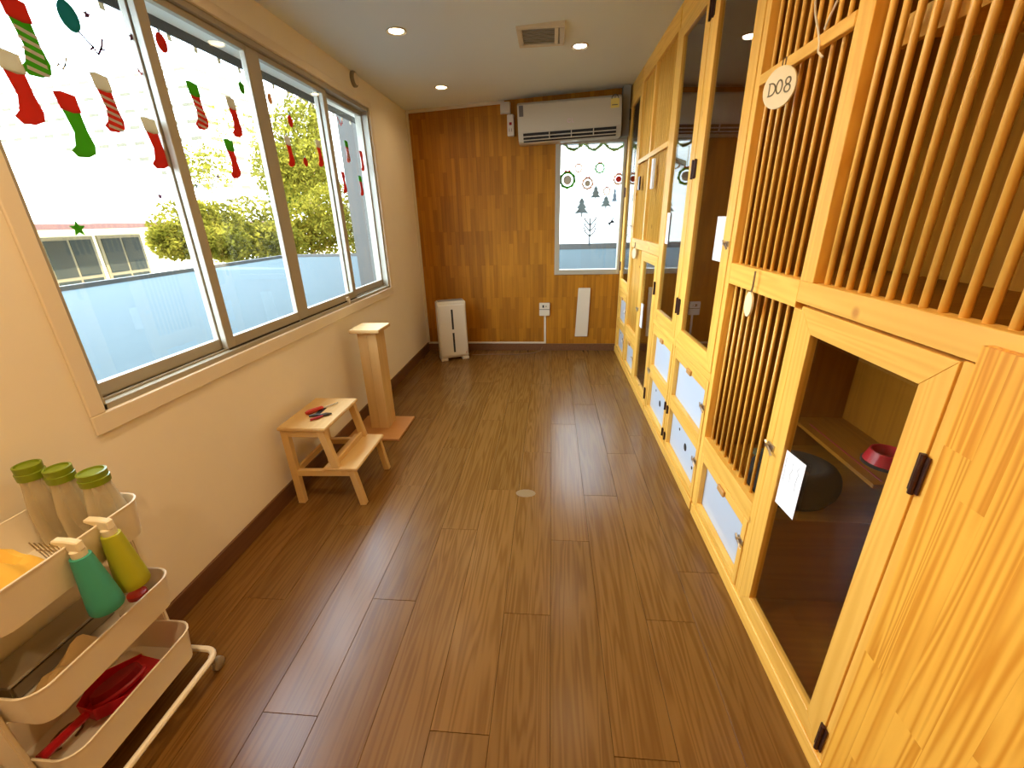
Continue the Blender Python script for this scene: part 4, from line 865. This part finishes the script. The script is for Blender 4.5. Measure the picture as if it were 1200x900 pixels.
for face, (o0, dd, nn, LL, cnt) in enumerate(((a, d1, -d2, LA, 14), (a, d2, -d1, LB, 9))):
    rot = (0, 0, math.atan2(dd.y, dd.x))
    for fl_ in range(9):
        z = top-2.4-fl_*3.05
        for k in range(cnt):
            s = (k+.5)/cnt*LL; p = o0+dd*s
            w_ = inst('window', wm, tw, (p.x, p.y, z), rot); w_.scale = (LL/cnt*.55, .15, .8)
        p = o0+dd*(LL/2)+nn*.6; q = inst('balcony', bmh, tw, (p.x, p.y, z-1.0), rot); q.scale = (LL, 1.2, .8)
# trees
def leafy(name, base, crowns, mat, n, size, label, seed, trunk=True):
    n = int(n*1.5); size *= .62
    r = np.random.default_rng(seed); t = thing(name, label, 'tree', base, 0, 'trees beyond the terrace')
    V = []
    for (cx, cy, cz_, rx, ry, rz_) in crowns:
        d = r.normal(size=(n, 3)); d /= np.linalg.norm(d, axis=1)[:, None]; p = d*(r.random((n, 1))**.4)*np.array([rx, ry, rz_])+np.array([cx, cy, cz_])
        u = r.normal(size=(n, 3)); u /= np.linalg.norm(u, axis=1)[:, None]; v = np.cross(u, r.normal(size=(n, 3))); v /= np.linalg.norm(v, axis=1)[:, None]
        s = size*(.6+.8*r.random((n, 1))); V.append(np.stack([p-u*s, p+v*s*.5, p+u*s, p-v*s*.5], 1).reshape(-1, 3))
    V = np.concatenate(V)-np.array(base); F = np.arange(len(V)).reshape(-1, 4)
    me = bpy.data.meshes.new('foliage'); me.from_pydata(V.tolist(), [], F.tolist()); me.materials.append(M[mat]); fo = bpy.data.objects.new('foliage', me); COL.objects.link(fo); fo.parent = t; fo['kind'] = 'stuff'
    if trunk:
        for (cx, cy, cz_, rx, ry, rz_) in crowns[:1]:
            obj('trunk', tube(B(), [(base[0], base[1], base[2]), ((base[0]+cx)/2+.2, (base[1]+cy)/2, (base[2]+cz_)/2), (cx, cy, cz_)], [.22, .16, .06], 7), 'trunk', t)
def at(px, py, d): p = Vector((0, 0, H))+ray(px, py)*d; return p
def tree(spec, mat, n, size, label, seed):
    cr = []
    for (px, py, d, r_) in spec: p = at(px, py, d); cr.append((p.x, p.y, p.z, r_, r_, r_*.8))
    leafy('garden_tree', (cr[0][0], cr[0][1], -6), cr, mat, n, size, label, seed)
tree([(225, 270, 10.5, .9), (205, 283, 10.0, .55), (248, 262, 10.8, .7), (262, 285, 10.5, .6)], 'leaf_yellow', 1500, .09, 'yellow green bush in front of the timber house', 1)
tree([(300, 265, 13, 1.1), (285, 285, 12.5, .8), (325, 285, 12.5, .8)], 'leaf_yellow', 1600, .10, 'loose yellow bush seen through the second pane', 2)
tree([(350, 170, 24, 2.4), (335, 200, 23, 1.8), (372, 140, 25, 2.2), (385, 200, 23, 2.0)], 'leaf_yellow', 2200, .17, 'tall yellow tree seen through the third pane', 3)
tree([(365, 200, 30, 2.6), (345, 225, 29, 1.8)], 'leaf_green', 1800, .2, 'darker green tree behind the tall yellow one', 4)
tree([(360, 262, 15, 1.2), (390, 275, 15, 1.2), (340, 280, 14.5, .9), (395, 245, 16, 1.2)], 'leaf_yellow', 1700, .11, 'low yellow green tree at the end of the terrace', 5)
tree([(408, 160, 36, 2.5), (415, 230, 36, 2.1)], 'leaf_yellow', 1500, .15, 'yellow tree beside the white wall stub', 6)
tree([(240, 195, 40, 2.6), (275, 150, 60, 4)], 'leaf_yellow', 900, .25, 'pale yellow tree far behind the house roof', 7)
